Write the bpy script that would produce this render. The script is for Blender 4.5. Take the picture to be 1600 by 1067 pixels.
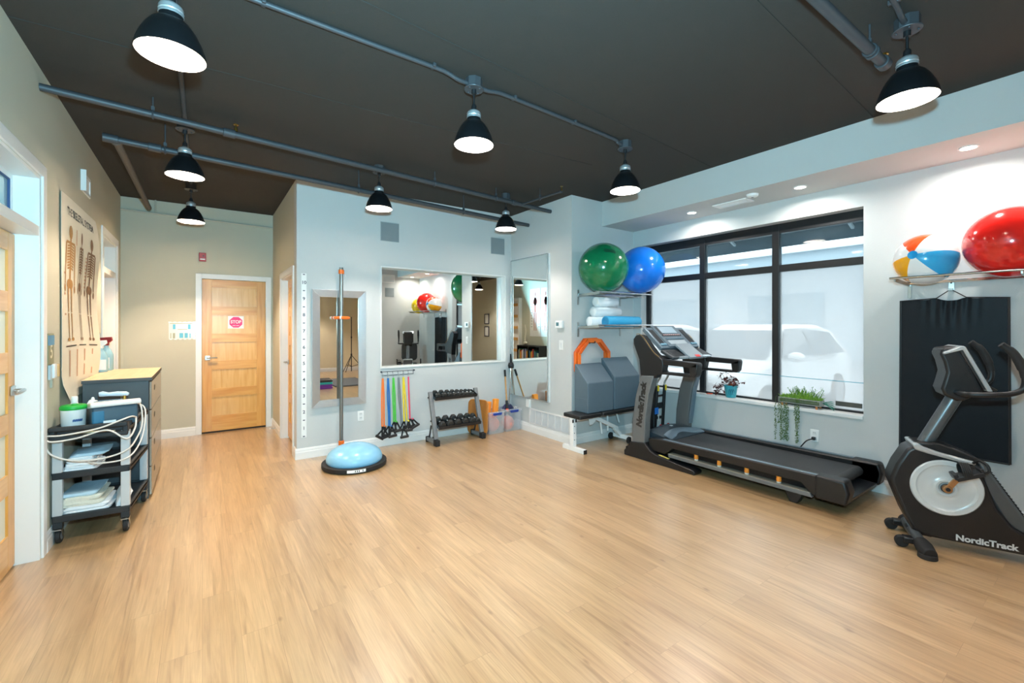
import bpy, bmesh, math, random
from mathutils import Vector, Matrix, noise
S = bpy.context.scene
for o in list(bpy.data.objects): bpy.data.objects.remove(o)
COL = S.collection
PI = math.pi
def lin(c):
    if isinstance(c, str): c = tuple(int(c[i:i+2], 16)/255 for i in (0, 2, 4))
    return tuple((x/12.92 if x <= .04045 else ((x+.055)/1.055)**2.4) for x in c) + (1.0,)
# ------------------------------------------------------------------ camera
CAM_H = 1.47
cd = bpy.data.cameras.new('camera'); cam = bpy.data.objects.new('camera', cd); COL.objects.link(cam)
cam.location = (0, 0, CAM_H); cam.rotation_euler = (PI/2, 0, -math.radians(35.251))
cd.sensor_fit = 'HORIZONTAL'; cd.sensor_width = 36; cd.lens = 36*684.617/1600
cd.shift_y = (509.39-533.5)/1600; cd.clip_start = .02; cd.clip_end = 200
S.camera = cam
# ------------------------------------------------------------------ sky, exposure
S.view_settings.view_transform = 'Standard'; S.view_settings.look = 'None'
S.view_settings.gamma = 1; S.view_settings.use_curve_mapping = False
S.view_settings.exposure = EXPOSURE = 1.5
LAMP_W, FLASH_W, DOWN_W, WORLD = 8.0, 88.0, 3.6, 1.3
w = bpy.data.worlds.new('sky'); S.world = w; w.use_nodes = True
bg = w.node_tree.nodes['Background']; bg.inputs[0].default_value = (.93, .97, 1, 1); bg.inputs[1].default_value = WORLD
# the photographer's flash, held a little above the camera
ld = bpy.data.lights.new('camera_flash', 'AREA'); ld.shape = 'DISK'; ld.size = .10; ld.energy = FLASH_W; ld.color = (.38, .79, 1); ld.spread = PI
fl = bpy.data.objects.new('camera_flash', ld); COL.objects.link(fl); fl.location = (.06, -.03, CAM_H+.26); fl.rotation_euler = (PI/2+.55, 0, -math.radians(18))
# ------------------------------------------------------------------ dimensions of the room
H, XL, YH, XR, YM, XC, YJ, XB, ZB, XW = 3.093, -.834, 7.289, .847, 5.302, 3.73, 4.0, 4.269, 2.774, 4.889
YR = -.54      # rear wall behind the bicycle
YF = -4.4      # far rear wall, only seen in the mirrors
# ------------------------------------------------------------------ materials
MATS = {}
def mat(name, col, rough=.5, metal=0., var=.04, nscale=12., bump=0., bscale=80., spec=.5, trans=0., emit=None, estr=0., sheen=0., coat=0.):
    if name in MATS: return MATS[name]
    m = bpy.data.materials.new(name); m.use_nodes = True; nt = m.node_tree; N = nt.nodes; L = nt.links
    b = N['Principled BSDF']; c = lin(col)
    b.inputs['Roughness'].default_value = rough; b.inputs['Metallic'].default_value = metal
    b.inputs['Specular IOR Level'].default_value = spec
    if coat: b.inputs['Coat Weight'].default_value = coat
    if trans: b.inputs['Transmission Weight'].default_value = trans
    if sheen: b.inputs['Sheen Weight'].default_value = sheen
    tc = N.new('ShaderNodeTexCoord')
    if var:
        n = N.new('ShaderNodeTexNoise'); n.inputs['Scale'].default_value = nscale; n.inputs['Detail'].default_value = 3
        L.new(tc.outputs['Object'], n.inputs['Vector'])
        r = N.new('ShaderNodeMix'); r.data_type = 'RGBA'
        r.inputs[6].default_value = tuple(max(0, x*(1-var)) for x in c[:3])+(1,); r.inputs[7].default_value = tuple(min(1, x*(1+var)) for x in c[:3])+(1,)
        L.new(n.outputs['Fac'], r.inputs[0]); L.new(r.outputs[2], b.inputs['Base Color'])
    else: b.inputs['Base Color'].default_value = c
    if bump:
        n2 = N.new('ShaderNodeTexNoise'); n2.inputs['Scale'].default_value = bscale; L.new(tc.outputs['Object'], n2.inputs['Vector'])
        bm_ = N.new('ShaderNodeBump'); bm_.inputs['Strength'].default_value = bump; bm_.inputs['Distance'].default_value = .01
        L.new(n2.outputs['Fac'], bm_.inputs['Height']); L.new(bm_.outputs['Normal'], b.inputs['Normal'])
    if emit: b.inputs['Emission Color'].default_value = lin(emit); b.inputs['Emission Strength'].default_value = estr
    MATS[name] = m; return m
def wood(name, c1, c2, axis='z', rough=.35, scale=1., stretch=14.):
    m = bpy.data.materials.new(name); m.use_nodes = True; nt = m.node_tree; N = nt.nodes; L = nt.links; b = N['Principled BSDF']
    tc = N.new('ShaderNodeTexCoord'); mp = N.new('ShaderNodeMapping'); s = [stretch*scale]*3; s['xyz'.index(axis)] = scale*1.1
    mp.inputs['Scale'].default_value = s; L.new(tc.outputs['Object'], mp.inputs[0])
    n = N.new('ShaderNodeTexNoise'); n.inputs['Scale'].default_value = 1.6; n.inputs['Detail'].default_value = 6; n.inputs['Distortion'].default_value = .6
    L.new(mp.outputs[0], n.inputs['Vector'])
    r = N.new('ShaderNodeValToRGB'); r.color_ramp.elements[0].position = .32; r.color_ramp.elements[1].position = .68
    r.color_ramp.elements[0].color = lin(c1); r.color_ramp.elements[1].color = lin(c2)
    L.new(n.outputs['Fac'], r.inputs[0]); L.new(r.outputs[0], b.inputs['Base Color']); b.inputs['Roughness'].default_value = rough
    MATS[name] = m; return m
def floor_mat():
    m = bpy.data.materials.new('vinyl_planks'); m.use_nodes = True; nt = m.node_tree; N = nt.nodes; L = nt.links; b = N['Principled BSDF']
    g = N.new('ShaderNodeTexCoord')
    mp = N.new('ShaderNodeMapping'); mp.inputs['Rotation'].default_value = (0, 0, PI/2); L.new(g.outputs['Object'], mp.inputs[0])
    br = N.new('ShaderNodeTexBrick'); br.inputs['Scale'].default_value = 1; br.inputs['Brick Width'].default_value = 1.22; br.inputs['Row Height'].default_value = .152
    br.inputs['Mortar Size'].default_value = .0009; br.inputs['Mortar Smooth'].default_value = .3; br.offset = .37; br.inputs['Bias'].default_value = 0
    br.inputs['Color1'].default_value = (0, 0, 0, 1); br.inputs['Color2'].default_value = (1, 1, 1, 1); br.inputs['Mortar'].default_value = (.5, .5, .5, 1)
    L.new(mp.outputs[0], br.inputs['Vector'])
    # each plank shifts its own grain
    sep = N.new('ShaderNodeSeparateXYZ'); L.new(g.outputs['Object'], sep.inputs[0])
    mul = N.new('ShaderNodeMath'); mul.operation = 'MULTIPLY'; mul.inputs[1].default_value = 7.3; L.new(br.outputs['Color'], mul.inputs[0])
    add = N.new('ShaderNodeMath'); add.operation = 'ADD'; L.new(sep.outputs[1], add.inputs[0]); L.new(mul.outputs[0], add.inputs[1])
    cmb = N.new('ShaderNodeCombineXYZ'); L.new(sep.outputs[0], cmb.inputs[0]); L.new(add.outputs[0], cmb.inputs[1]); L.new(mul.outputs[0], cmb.inputs[2])
    def noi(sx, sy, det, dist, rough=.55):
        p = N.new('ShaderNodeMapping'); p.inputs['Scale'].default_value = (sx, sy, 1); L.new(cmb.outputs[0], p.inputs[0])
        n = N.new('ShaderNodeTexNoise'); n.inputs['Scale'].default_value = 1; n.inputs['Detail'].default_value = det; n.inputs['Distortion'].default_value = dist; n.inputs['Roughness'].default_value = rough
        L.new(p.outputs[0], n.inputs['Vector']); return n.outputs['Fac']
    def ramp(src, p0, p1, c0, c1):
        r = N.new('ShaderNodeValToRGB'); r.color_ramp.elements[0].position = p0; r.color_ramp.elements[1].position = p1
        r.color_ramp.elements[0].color = c0; r.color_ramp.elements[1].color = c1; L.new(src, r.inputs[0]); return r.outputs[0]
    base = ramp(noi(9, .9, 4, .5), .3, .72, lin('aa885e'), lin('c8aa80'))
    fine = ramp(noi(64, 2.6, 6, 1.2), .32, .70, (.74, .70, .64, 1), (1.06, 1.06, 1.06, 1))
    streak = ramp(noi(22, 1.0, 5, 1.6), .30, .46, (.66, .58, .48, 1), (1, 1, 1, 1))
    def mulc(a, c, f=1):
        x = N.new('ShaderNodeMix'); x.data_type = 'RGBA'; x.blend_type = 'MULTIPLY'; x.inputs[0].default_value = f
        L.new(a, x.inputs[6]); L.new(c, x.inputs[7]); return x.outputs[2]
    col = mulc(mulc(base, fine, .9), streak, .9)
    tone = ramp(br.outputs['Color'], 0, 1, (.93, .92, .90, 1), (1.05, 1.04, 1.03, 1))
    col = mulc(col, tone)
    # knots
    vo = N.new('ShaderNodeTexVoronoi'); vo.inputs['Scale'].default_value = 1; p = N.new('ShaderNodeMapping'); p.inputs['Scale'].default_value = (7, 3.6, 1)
    L.new(cmb.outputs[0], p.inputs[0]); L.new(p.outputs[0], vo.inputs['Vector'])
    kn = ramp(vo.outputs['Distance'], .02, .10, (.50, .38, .26, 1), (1, 1, 1, 1)); col = mulc(col, kn, .8)
    seam = ramp(br.outputs['Fac'], 0, 1, (1, 1, 1, 1), (.62, .58, .52, 1)); col = mulc(col, seam)
    L.new(col, b.inputs['Base Color'])
    b.inputs['Roughness'].default_value = .38; b.inputs['Coat Weight'].default_value = 1; b.inputs['Coat IOR'].default_value = 1.9; b.inputs['Coat Roughness'].default_value = .30; b.inputs['Specular IOR Level'].default_value = .45
    bm_ = N.new('ShaderNodeBump'); bm_.inputs['Strength'].default_value = .12; bm_.inputs['Distance'].default_value = .002
    L.new(fine, bm_.inputs['Height']); L.new(bm_.outputs[0], b.inputs['Normal'])
    return m
def wall_mat(name, c, rough=.75):
    return mat(name, c, rough, var=.025, nscale=3, bump=.12, bscale=160, spec=.25)
# ------------------------------------------------------------------ mesh helpers
class MB:
    def __init__(s): s.v = []; s.f = []
    def add(s, vs, fs):
        n = len(s.v); s.v += [tuple(v) for v in vs]; s.f += [tuple(i+n for i in f) for f in fs]; return s
    def box(s, x0, x1, y0, y1, z0, z1):
        x0, x1 = sorted((x0, x1)); y0, y1 = sorted((y0, y1)); z0, z1 = sorted((z0, z1))
        return s.add([(x0,y0,z0),(x1,y0,z0),(x1,y1,z0),(x0,y1,z0),(x0,y0,z1),(x1,y0,z1),(x1,y1,z1),(x0,y1,z1)],
            [(0,3,2,1),(4,5,6,7),(0,1,5,4),(1,2,6,5),(2,3,7,6),(3,0,4,7)])
    def cbox(s, c, d, R=None):
        vs = [Vector((a*d[0]/2, b*d[1]/2, e*d[2]/2)) for e in (-1,1) for a,b in ((-1,-1),(1,-1),(1,1),(-1,1))]
        if R is not None: vs = [R @ v for v in vs]
        return s.add([v+Vector(c) for v in vs], [(0,3,2,1),(4,5,6,7),(0,1,5,4),(1,2,6,5),(2,3,7,6),(3,0,4,7)])
    def beam(s, a, b, w, h, up=(0,0,1)):
        a, b = Vector(a), Vector(b); d = (b-a).normalized(); u = Vector(up); x = d.cross(u).normalized(); u = x.cross(d)
        vs = [p + x*(i*w/2) + u*(j*h/2) for p in (a,b) for i,j in ((-1,-1),(1,-1),(1,1),(-1,1))]
        return s.add(vs, [(0,1,2,3),(7,6,5,4),(0,4,5,1),(1,5,6,2),(2,6,7,3),(3,7,4,0)])
    def prism(s, poly, axis, a, b):
        """extrude a 2d polygon along an axis; poly is (y,z) for x, (x,z) for y, (x,y) for z"""
        ar = sum(poly[i][0]*poly[(i+1)%len(poly)][1]-poly[(i+1)%len(poly)][0]*poly[i][1] for i in range(len(poly)))
        if ar < 0: poly = poly[::-1]
        if a > b: a, b = b, a
        def P(p, t): return {'x': (t,p[0],p[1]), 'y': (p[0],t,p[1]), 'z': (p[0],p[1],t)}[axis]
        n = len(poly); vs = [P(p,a) for p in poly]+[P(p,b) for p in poly]
        fs = [tuple(range(n))[::-1], tuple(range(n,2*n))]+[(i,(i+1)%n,n+(i+1)%n,n+i) for i in range(n)]
        if axis == 'y': fs = [f[::-1] for f in fs]
        return s.add(vs, fs)
    def tube(s, pts, r, n=10, closed=False, smooth=0):
        pts = [Vector(p) for p in pts]
        if smooth: pts = catmull(pts, smooth, closed)
        m = len(pts); rs = r if isinstance(r, (list, tuple)) else [r]*m
        if len(rs) != m: rs = [rs[min(len(rs)-1, int(i*len(rs)/m))] for i in range(m)]
        T = []
        for i in range(m):
            a = pts[(i-1)%m] if (closed or i) else pts[i]; b = pts[(i+1)%m] if (closed or i < m-1) else pts[i]
            T.append((b-a).normalized())
        t0 = T[0]; nrm = t0.cross(Vector((0,0,1)))
        if nrm.length < .1: nrm = t0.cross(Vector((1,0,0)))
        nrm.normalize(); vs = []
        for i in range(m):
            if i:
                q = T[i-1].rotation_difference(T[i]); nrm = q @ nrm
            bn = T[i].cross(nrm)
            for k in range(n):
                an = 2*PI*k/n; vs.append(pts[i]+nrm*(math.cos(an)*rs[i])+bn*(math.sin(an)*rs[i]))
        fs = []
        for i in range(m if closed else m-1):
            j = (i+1)%m
            for k in range(n): fs.append((i*n+k, i*n+(k+1)%n, j*n+(k+1)%n, j*n+k))
        if not closed: fs += [tuple(range(n))[::-1], tuple((m-1)*n+k for k in range(n))]
        return s.add(vs, fs)
    def cyl(s, a, b, r, r2=None, n=20): return s.tube([a,b], [r, r if r2 is None else r2], n)
    def lathe(s, prof, o=(0,0,0), n=28, R=None, cap=True):
        o = Vector(o); vs = []
        for r, z in prof:
            for k in range(n):
                v = Vector((r*math.cos(2*PI*k/n), r*math.sin(2*PI*k/n), z)); vs.append(o+(R@v if R else v))
        fs = [(i*n+k, i*n+(k+1)%n, (i+1)*n+(k+1)%n, (i+1)*n+k) for i in range(len(prof)-1) for k in range(n)]
        if cap:
            if prof[0][0] > 1e-5: fs.append(tuple(range(n))[::-1])
            if prof[-1][0] > 1e-5: fs.append(tuple((len(prof)-1)*n+k for k in range(n)))
        return s.add(vs, fs)
    def sphere(s, c, r, nu=32, nv=18, R=None):
        r = r if isinstance(r,(tuple,list)) else (r,r,r)
        c = Vector(c); vs = []; fs = []
        for j in range(nv+1):
            t = PI*j/nv
            for k in range(nu):
                p = 2*PI*k/nu; v = Vector((r[0]*math.sin(t)*math.cos(p), r[1]*math.sin(t)*math.sin(p), r[2]*math.cos(t))); vs.append(c+(R@v if R else v))
        for j in range(nv):
            for k in range(nu):
                a,b,d,e = j*nu+k, j*nu+(k+1)%nu, (j+1)*nu+(k+1)%nu, (j+1)*nu+k
                fs.append((a,e,d,b))
        return s.add(vs, fs)
    def grid(s, fn, nu, nv, th=None):
        """surface fn(u,v)->point; th: thickness vector or None"""
        vs = [Vector(fn(i/nu, j/nv)) for j in range(nv+1) for i in range(nu+1)]; W = nu+1
        fs = [(j*W+i, j*W+i+1, (j+1)*W+i+1, (j+1)*W+i) for j in range(nv) for i in range(nu)]
        if th is not None:
            n = len(vs); t = Vector(th); vs2 = vs+[v-t for v in vs]; fs2 = fs+[tuple(n+i for i in f[::-1]) for f in fs]
            rim = [i for i in range(W)]+[j*W+nu for j in range(1,nv+1)]+[nv*W+i for i in range(nu-1,-1,-1)]+[j*W for j in range(nv-1,0,-1)]
            for a,b in zip(rim, rim[1:]+rim[:1]): fs2.append((a, n+a, n+b, b))
            return s.add(vs2, fs2)
        return s.add(vs, fs)
    def build(s, name, m, parent=None, bevel=0., smooth=True, angle=35, seg=2, loc=None, sub=0):
        me = bpy.data.meshes.new(name); me.from_pydata(s.v, [], s.f); me.validate()
        bm = bmesh.new(); bm.from_mesh(me); bmesh.ops.remove_doubles(bm, verts=bm.verts, dist=1e-6)
        bmesh.ops.recalc_face_normals(bm, faces=bm.faces); bm.to_mesh(me); bm.free()
        if smooth:
            me.shade_smooth(); me.set_sharp_from_angle(angle=math.radians(angle))
        me.materials.append(m); o = bpy.data.objects.new(name, me); COL.objects.link(o)
        if parent: o.parent = parent
        if loc: o.location = loc
        if bevel:
            b = o.modifiers.new('bevel', 'BEVEL'); b.width = bevel; b.segments = seg; b.limit_method = 'ANGLE'; b.angle_limit = math.radians(40)
        if sub:
            b = o.modifiers.new('subdivision', 'SUBSURF'); b.levels = sub; b.render_levels = sub
        return o
def catmull(p, k, closed=False):
    out = []; n = len(p)
    for i in range(n if closed else n-1):
        if closed: a,b,c,d = p[(i-1)%n],p[i],p[(i+1)%n],p[(i+2)%n]
        else: b,c = p[i],p[i+1]; a = p[i-1] if i else b*2-c; d = p[i+2] if i+2 < n else c*2-b
        for j in range(k):
            t = j/k; out.append(.5*((2*b)+(c-a)*t+(2*a-5*b+4*c-d)*t*t+(3*b-a-3*c+d)*t**3))
    if not closed: out.append(p[-1])
    return out
def rrect(w, h, r, n=5, cx=0, cy=0):
    return [(cx+sx*(w/2-r)+r*math.cos(a0+PI/2*i/n), cy+sy*(h/2-r)+r*math.sin(a0+PI/2*i/n)) for sx,sy,a0 in ((1,1,0),(-1,1,PI/2),(-1,-1,PI),(1,-1,1.5*PI)) for i in range(n+1)]
def thing(name, label, cat, loc=(0,0,0), rz=0., group=None):
    o = bpy.data.objects.new(name, None); COL.objects.link(o); o.location = loc; o.rotation_euler = (0,0,rz); o.empty_display_size = .05
    return tag(o, label, cat, group)
def tag(o, label, cat, group=None, kind=None):
    o['label'] = label; o['category'] = cat
    if group: o['group'] = group
    if kind: o['kind'] = kind
    return o
def struct(o): o['kind'] = 'structure'; return o
def copy_tree(o, parent=None):
    c = o.copy(); COL.objects.link(c)
    if parent: c.parent = parent
    for ch in list(o.children): copy_tree(ch, c)
    return c
def text(name, s, size, m, parent, org, xd, yd, bold=0., ext=.0008, align='CENTER', shear=0., sx=1.):
    cu = bpy.data.curves.new('t', 'FONT'); cu.body = s; cu.size = size; cu.offset = bold*size; cu.extrude = 0; cu.align_x = align; cu.align_y = 'CENTER'; cu.shear = shear; cu.resolution_u = 4
    t = bpy.data.objects.new('t', cu); COL.objects.link(t); dg = bpy.context.evaluated_depsgraph_get()
    me = bpy.data.meshes.new_from_object(t.evaluated_get(dg)); bpy.data.objects.remove(t)
    X, Y = Vector(xd).normalized(), Vector(yd).normalized(); Z = X.cross(Y)
    for v in me.vertices: v.co = Vector(org)+X*(v.co.x*sx)+Y*v.co.y+Z*ext
    me.name = name; me.materials.clear(); me.materials.append(m); o = bpy.data.objects.new(name, me); COL.objects.link(o)
    if parent: o.parent = parent
    return o
def walls_grid(axis, pos, thick, a0, a1, z0, z1, holes, mb=None):
    """wall slab with rectangular holes; axis 'x': plane x=pos..pos+thick, a along y"""
    mb = mb or MB(); As = sorted({a0,a1,*[h[0] for h in holes],*[h[1] for h in holes]}); Zs = sorted({z0,z1,*[h[2] for h in holes],*[h[3] for h in holes]})
    for i in range(len(As)-1):
        for j in range(len(Zs)-1):
            ca, cz = (As[i]+As[i+1])/2, (Zs[j]+Zs[j+1])/2
            if ca < a0 or ca > a1 or any(h[0] < ca < h[1] and h[2] < cz < h[3] for h in holes): continue
            if axis == 'x': mb.box(pos, pos+thick, As[i], As[i+1], Zs[j], Zs[j+1])
            else: mb.box(As[i], As[i+1], pos, pos+thick, Zs[j], Zs[j+1])
    return mb
BMROT, CMROT = 0.0, 0.0
# ------------------------------------------------------------------ materials in use
M_WALL = wall_mat('wall_paint', 'c6c8c6'); M_WALLG = wall_mat('hall_paint', 'c2bfad'); M_CEIL = wall_mat('ceiling_paint', '3b3834', .85)
M_TRIM = mat('white_trim', 'e6e5e2', .35, var=.01); M_WHITE = mat('white_plastic', 'ecebe8', .4, var=.01)
M_DOOR = wood('maple', 'c88a3a', 'dba557', 'z', .33); M_DOORH = wood('maple_rail', 'ca8c3c', 'ddaa59', 'x', .33); M_DOORY = wood('maple_rail_side', 'cb9148', 'deb069', 'y', .33); M_PANEL = wood('maple_panel', 'd39e4f', 'e2b76f', 'z', .3)
M_STEEL = mat('brushed_steel', 'b8b8b6', .3, 1., var=.03); M_CHROME = mat('chrome', 'd6d6d6', .12, 1., var=.0)
M_BLACK = mat('black_plastic', '1b1c1e', .45, var=.1); M_BLACKM = mat('black_metal', '17181a', .38, .0, var=.08); M_RUBBER = mat('black_rubber', '151516', .7, var=.1)
M_PIPE = mat('painted_pipe', '484b4f', .5, .3, var=.05); M_MIRROR = mat('mirror_glass', 'eef2f0', .0, 1., var=0)
M_GREYM = mat('grey_metal', '85888a', .38, .5, var=.04); M_DGREY = mat('dark_grey_plastic', '3a3d40', .5, var=.06)
M_ORANGE = mat('orange_plastic', 'f0701c', .4, var=.04); M_BRASS = mat('brass', 'b5934c', .3, 1., var=.02)
M_FRAME = mat('window_frame', '1e2023', .4, .2, var=.06)
# ------------------------------------------------------------------ room shell
f = struct(MB().box(-1.3, 5.3, YF-.15, 7.6, -.06, 0).build('floor', floor_mat(), smooth=False))
cb = MB().box(-1.3, 5.3, YF-.15, 7.6, H, H+.1)
for a, b in [((-.83,3.40),(1.33,3.30)), ((.4,2.2),(4.26,2.478)), ((2.0,1.07),(4.26,1.165)), ((-.83,4.25),(3.7,4.74)), ((1.33,3.30),(3.2,3.14))]:
    cb.beam((a[0],a[1],H), (b[0],b[1],H), .012, .008)
struct(cb.build('ceiling', M_CEIL, smooth=False))
D5 = (3.06, 3.98); D2 = (6.07, 6.95); DT = 2.415
struct(walls_grid('x', XL-.22, .22, YF, YH, 0, H, [(D5[0],D5[1],0,DT), (D2[0],D2[1],0,DT)]).build('wall_left', M_WALLG, smooth=False))
struct(walls_grid('y', YH, .15, XL-.22, XR+.15, 0, H, [(-.008,.757,0,2.115)]).build('wall_hall', M_WALLG, smooth=False))
struct(walls_grid('x', XR, .15, YM+.15, YH, 0, H, [(5.53,6.44,0,2.085)]).build('wall_passage', M_WALLG, smooth=False))
struct(walls_grid('y', YM, .15, XR, XC, 0, H, [(1.777,3.627,.952,2.205)]).build('wall_back', M_WALL, smooth=False))
struct(MB().box(XC, XC+.15, YJ, YM+.15, 0, H).build('wall_column', M_WALL, smooth=False))
struct(MB().box(XC+.15, 5.15, YJ, YJ+.15, 0, H).build('wall_jog', M_WALL, smooth=False))
WY0, WY1, WZ0, WZ1 = 1.403, 3.868, .622, 2.556
struct(walls_grid('x', XW, .24, YR, YJ, 0, H, [(WY0,WY1,WZ0,WZ1)]).build('wall_right', M_WALL, smooth=False))
struct(MB().box(XB, XW, YR, YJ, ZB, H).build('ceiling_bulkhead', M_WALL, smooth=False))
struct(MB().box(3.76, XW+.24, YR-.15, YR, 0, H).build('wall_rear', M_WALL, smooth=False))
struct(MB().box(4.4, 4.55, YF, YR-.15, 0, H).build('wall_alcove', wall_mat('alcove_paint','e0d3b4'), smooth=False))
struct(MB().box(XL-.22, 4.55, YF-.15, YF, 0, H).build('wall_far', wall_mat('alcove_paint','e0d3b4'), smooth=False))
# unseen slabs added behind the doors to block light leaking in
struct(MB().box(XL-.22,XR+.15,YH+.15,YH+.2,0,H).box(XL-.30,XL-.25,2.8,7.5,0,H).box(XR+.15,XR+.2,YM+.15,YH+.2,0,H).build('door_light_block', M_WALLG, smooth=False))
# baseboards
def baseboard(name, pts):
    """pts: floor polyline; the board stands to the room side (left of the direction of travel)"""
    prof = [(0,0),(.016,0),(.016,.075),(.012,.085),(.012,.098),(.006,.115),(0,.118)]
    mb = MB()
    for (ax,ay),(bx,by) in zip(pts, pts[1:]):
        a, b = Vector((ax,ay,0)), Vector((bx,by,0)); d = (b-a).normalized(); n = Vector((-d.y,d.x,0)); k = len(prof)
        vs = [p+n*u+Vector((0,0,z)) for p in (a,b) for u,z in prof]
        mb.add(vs, [tuple(range(k))[::-1], tuple(range(k,2*k))]+[(i,(i+1)%k,k+(i+1)%k,k+i) for i in range(k)])
    return struct(mb.build(name, M_TRIM, smooth=False))
baseboard('baseboard_left', [(XL,4.055-.001),(XL,6.0)][::-1]); baseboard('baseboard_hall_left', [(-.074,YH),(XL,YH)]); baseboard('baseboard_hall_right', [(XR,YH),(.823,YH)])
baseboard('baseboard_passage', [(XR,6.51),(XR,YH)]); baseboard('baseboard_passage_end', [(XR,YM),(XR,5.46)]); baseboard('baseboard_back', [(XC,YM),(XR-.016,YM)])
baseboard('baseboard_column', [(XC,YJ-.016),(XC,YM)]); baseboard('baseboard_jog', [(XW,YJ),(XC,YJ)]); baseboard('baseboard_right', [(XW,YR),(XW,YJ)]); baseboard('baseboard_rear', [(3.76,YR),(XW,YR)])
baseboard('baseboard_left_rear', [(XL,2.98),(XL,YF)]); baseboard('baseboard_alcove', [(4.4,YF),(4.4,YR-.15)]); baseboard('baseboard_far', [(XL,YF),(4.4,YF)])
# ------------------------------------------------------------------ doors
def lever(parent, o, out, along, name='door_handle'):
    o, n, a = Vector(o), Vector(out), Vector(along); up = Vector((0,0,1)); mb = MB()
    R = Matrix((a, up, n)).transposed()
    mb.cbox(o+n*.006, (.058,.058,.012), R); mb.cyl(o+n*.01, o+n*.05, .010)
    mb.tube([o+n*.05-a*.008, o+n*.052+a*.04, o+n*.05+a*.11], [.011,.010,.008], 10)
    return mb.build(name, M_STEEL, parent, bevel=.003)
def panel_door(name, axis, pos, a0, a1, z0, z1, out, glass=False, hinge_end=None):
    """five panel door slab whose room face is at pos; out = +1/-1 room side along axis"""
    w = .112; nz = 5; tr, br_, rl = .11, .21, .12; ph = (z1-z0-tr-br_-4*rl)/5; th = .04; b0 = pos; b1 = pos-out*th
    def bx(mb, p0, p1, q0, q1, d0=0., d1=0.):
        (mb.box(b0-out*d0, b1+out*d1, p0, p1, q0, q1) if axis == 'x' else mb.box(p0, p1, b0-out*d0, b1+out*d1, q0, q1)); return mb
    slab = MB(); bx(slab, a0, a0+w, z0, z1); bx(slab, a1-w, a1, z0, z1)
    d = struct(slab.build(name, M_DOOR, smooth=False, bevel=.002)); z = z0
    rails = MB(); zs = [(z0, z0+br_)]; z = z0+br_
    for i in range(5):
        pm = MB(); bx(pm, a0+w, a1-w, z, z+ph, .012, .012)
        pm.build('door_glass' if glass else 'door_panel', mat('frosted_pane','d8dccd',.35,var=.02) if glass else M_PANEL, d, smooth=False); z += ph
        zs.append((z, z+(rl if i < 4 else tr))); z += rl
    for q0, q1 in zs: bx(MB(), a0+w, a1-w, q0, q1, .0005, .0005).build('door_rail', M_DOORH if axis == 'y' else M_DOORY, d, smooth=False)
    return d
def casing(name, axis, pos, a0, a1, zt, out, w=.07, t=.014):
    mb = MB()
    for p0,p1,q0,q1 in ((a0-w,a0,0,zt+w),(a1,a1+w,0,zt+w),(a0,a1,zt,zt+w)):
        if axis == 'x': mb.box(pos, pos+out*t, p0, p1, q0, q1)
        else: mb.box(p0, p1, pos, pos+out*t, q0, q1)
    return mb.build(name, M_TRIM, smooth=False, bevel=.003)
# hall door with its STOP notice
d = panel_door('door_1', 'y', YH+.012, -.005, .754, .022, 2.112, -1)
lever(d, (.058, YH+.012, 1.035), (0,-1,0), (1,0,0))
for z in (.35, 1.08, 1.80): MB().cyl((.757,YH+.006,z-.05),(.757,YH+.006,z+.05),.008).build('door_hinge', M_STEEL, d)
struct(casing('trim_1', 'y', YH, -.008, .757, 2.115, -1, .066))
struct(MB().box(-.008,.757,YH+.02,YH+.15,0,.012).build('trim_7', mat('dark_threshold','2a2320',.6), smooth=False))
# passage door
d = panel_door('door_2', 'x', XR+.075, 5.54, 6.43, .02, 2.075, -1)
lever(d, (XR+.075, 6.37, 1.0), (-1,0,0), (0,-1,0))
struct(casing('trim_2', 'x', XR, 5.53, 6.44, 2.085, -1)); 
jm = MB().box(XR+.001,XR+.149,6.42,6.44,0,2.085).box(XR+.001,XR+.149,5.53,5.55,0,2.085).box(XR+.001,XR+.149,5.53,6.44,2.065,2.085); struct(jm.build('trim_3', M_TRIM, smooth=False))
# two doors with transom lights in the left wall
def transom_door(n, y0, y1, tn):
    ztop = 2.03; d = panel_door(n, 'x', XL-.107, y0+.02, y1-.02, .012, ztop, 1, glass=True)
    lever(d, (XL-.107, y1-.075, 1.08), (1,0,0), (0,-1,0))
    struct(casing('trim_%d'%tn, 'x', XL, y0, y1, DT, 1, .074))
    j = MB().box(XL-.219,XL-.001,y1-.02,y1,0,DT).box(XL-.219,XL-.001,y0,y0+.02,0,DT).box(XL-.219,XL-.001,y0+.02,y1-.02,DT-.02,DT).box(XL-.219,XL-.002,y0+.02,y1-.02,2.035,2.095)
    j.box(XL-.15,XL-.115,y1-.05,y1-.02,2.095,DT-.02).box(XL-.15,XL-.115,y0+.02,y0+.05,2.095,DT-.02).box(XL-.15,XL-.115,y0+.05,y1-.05,DT-.05,DT-.02)
    jo = struct(j.build('trim_%d'%(tn+1), M_TRIM, smooth=False)); 
    MB().box(XL-.136,XL-.13,y0+.05,y1-.05,2.095,DT-.05).build('transom_glass', mat('transom_glass','9fb8ba',.08,var=.0,spec=.8), jo, smooth=False)
    MB().box(XL-.129,XL-.118,y0+.05,y0+.058,2.095,DT-.05).box(XL-.129,XL-.118,y1-.058,y1-.05,2.095,DT-.05).box(XL-.129,XL-.118,y0+.058,y1-.058,DT-.058,DT-.05).build('glazing_seal', mat('seal','2c4b78',.5), jo, smooth=False)
    return d
transom_door('door_3', D5[0], D5[1], 8); transom_door('door_4', D2[0], D2[1], 10)
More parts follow.
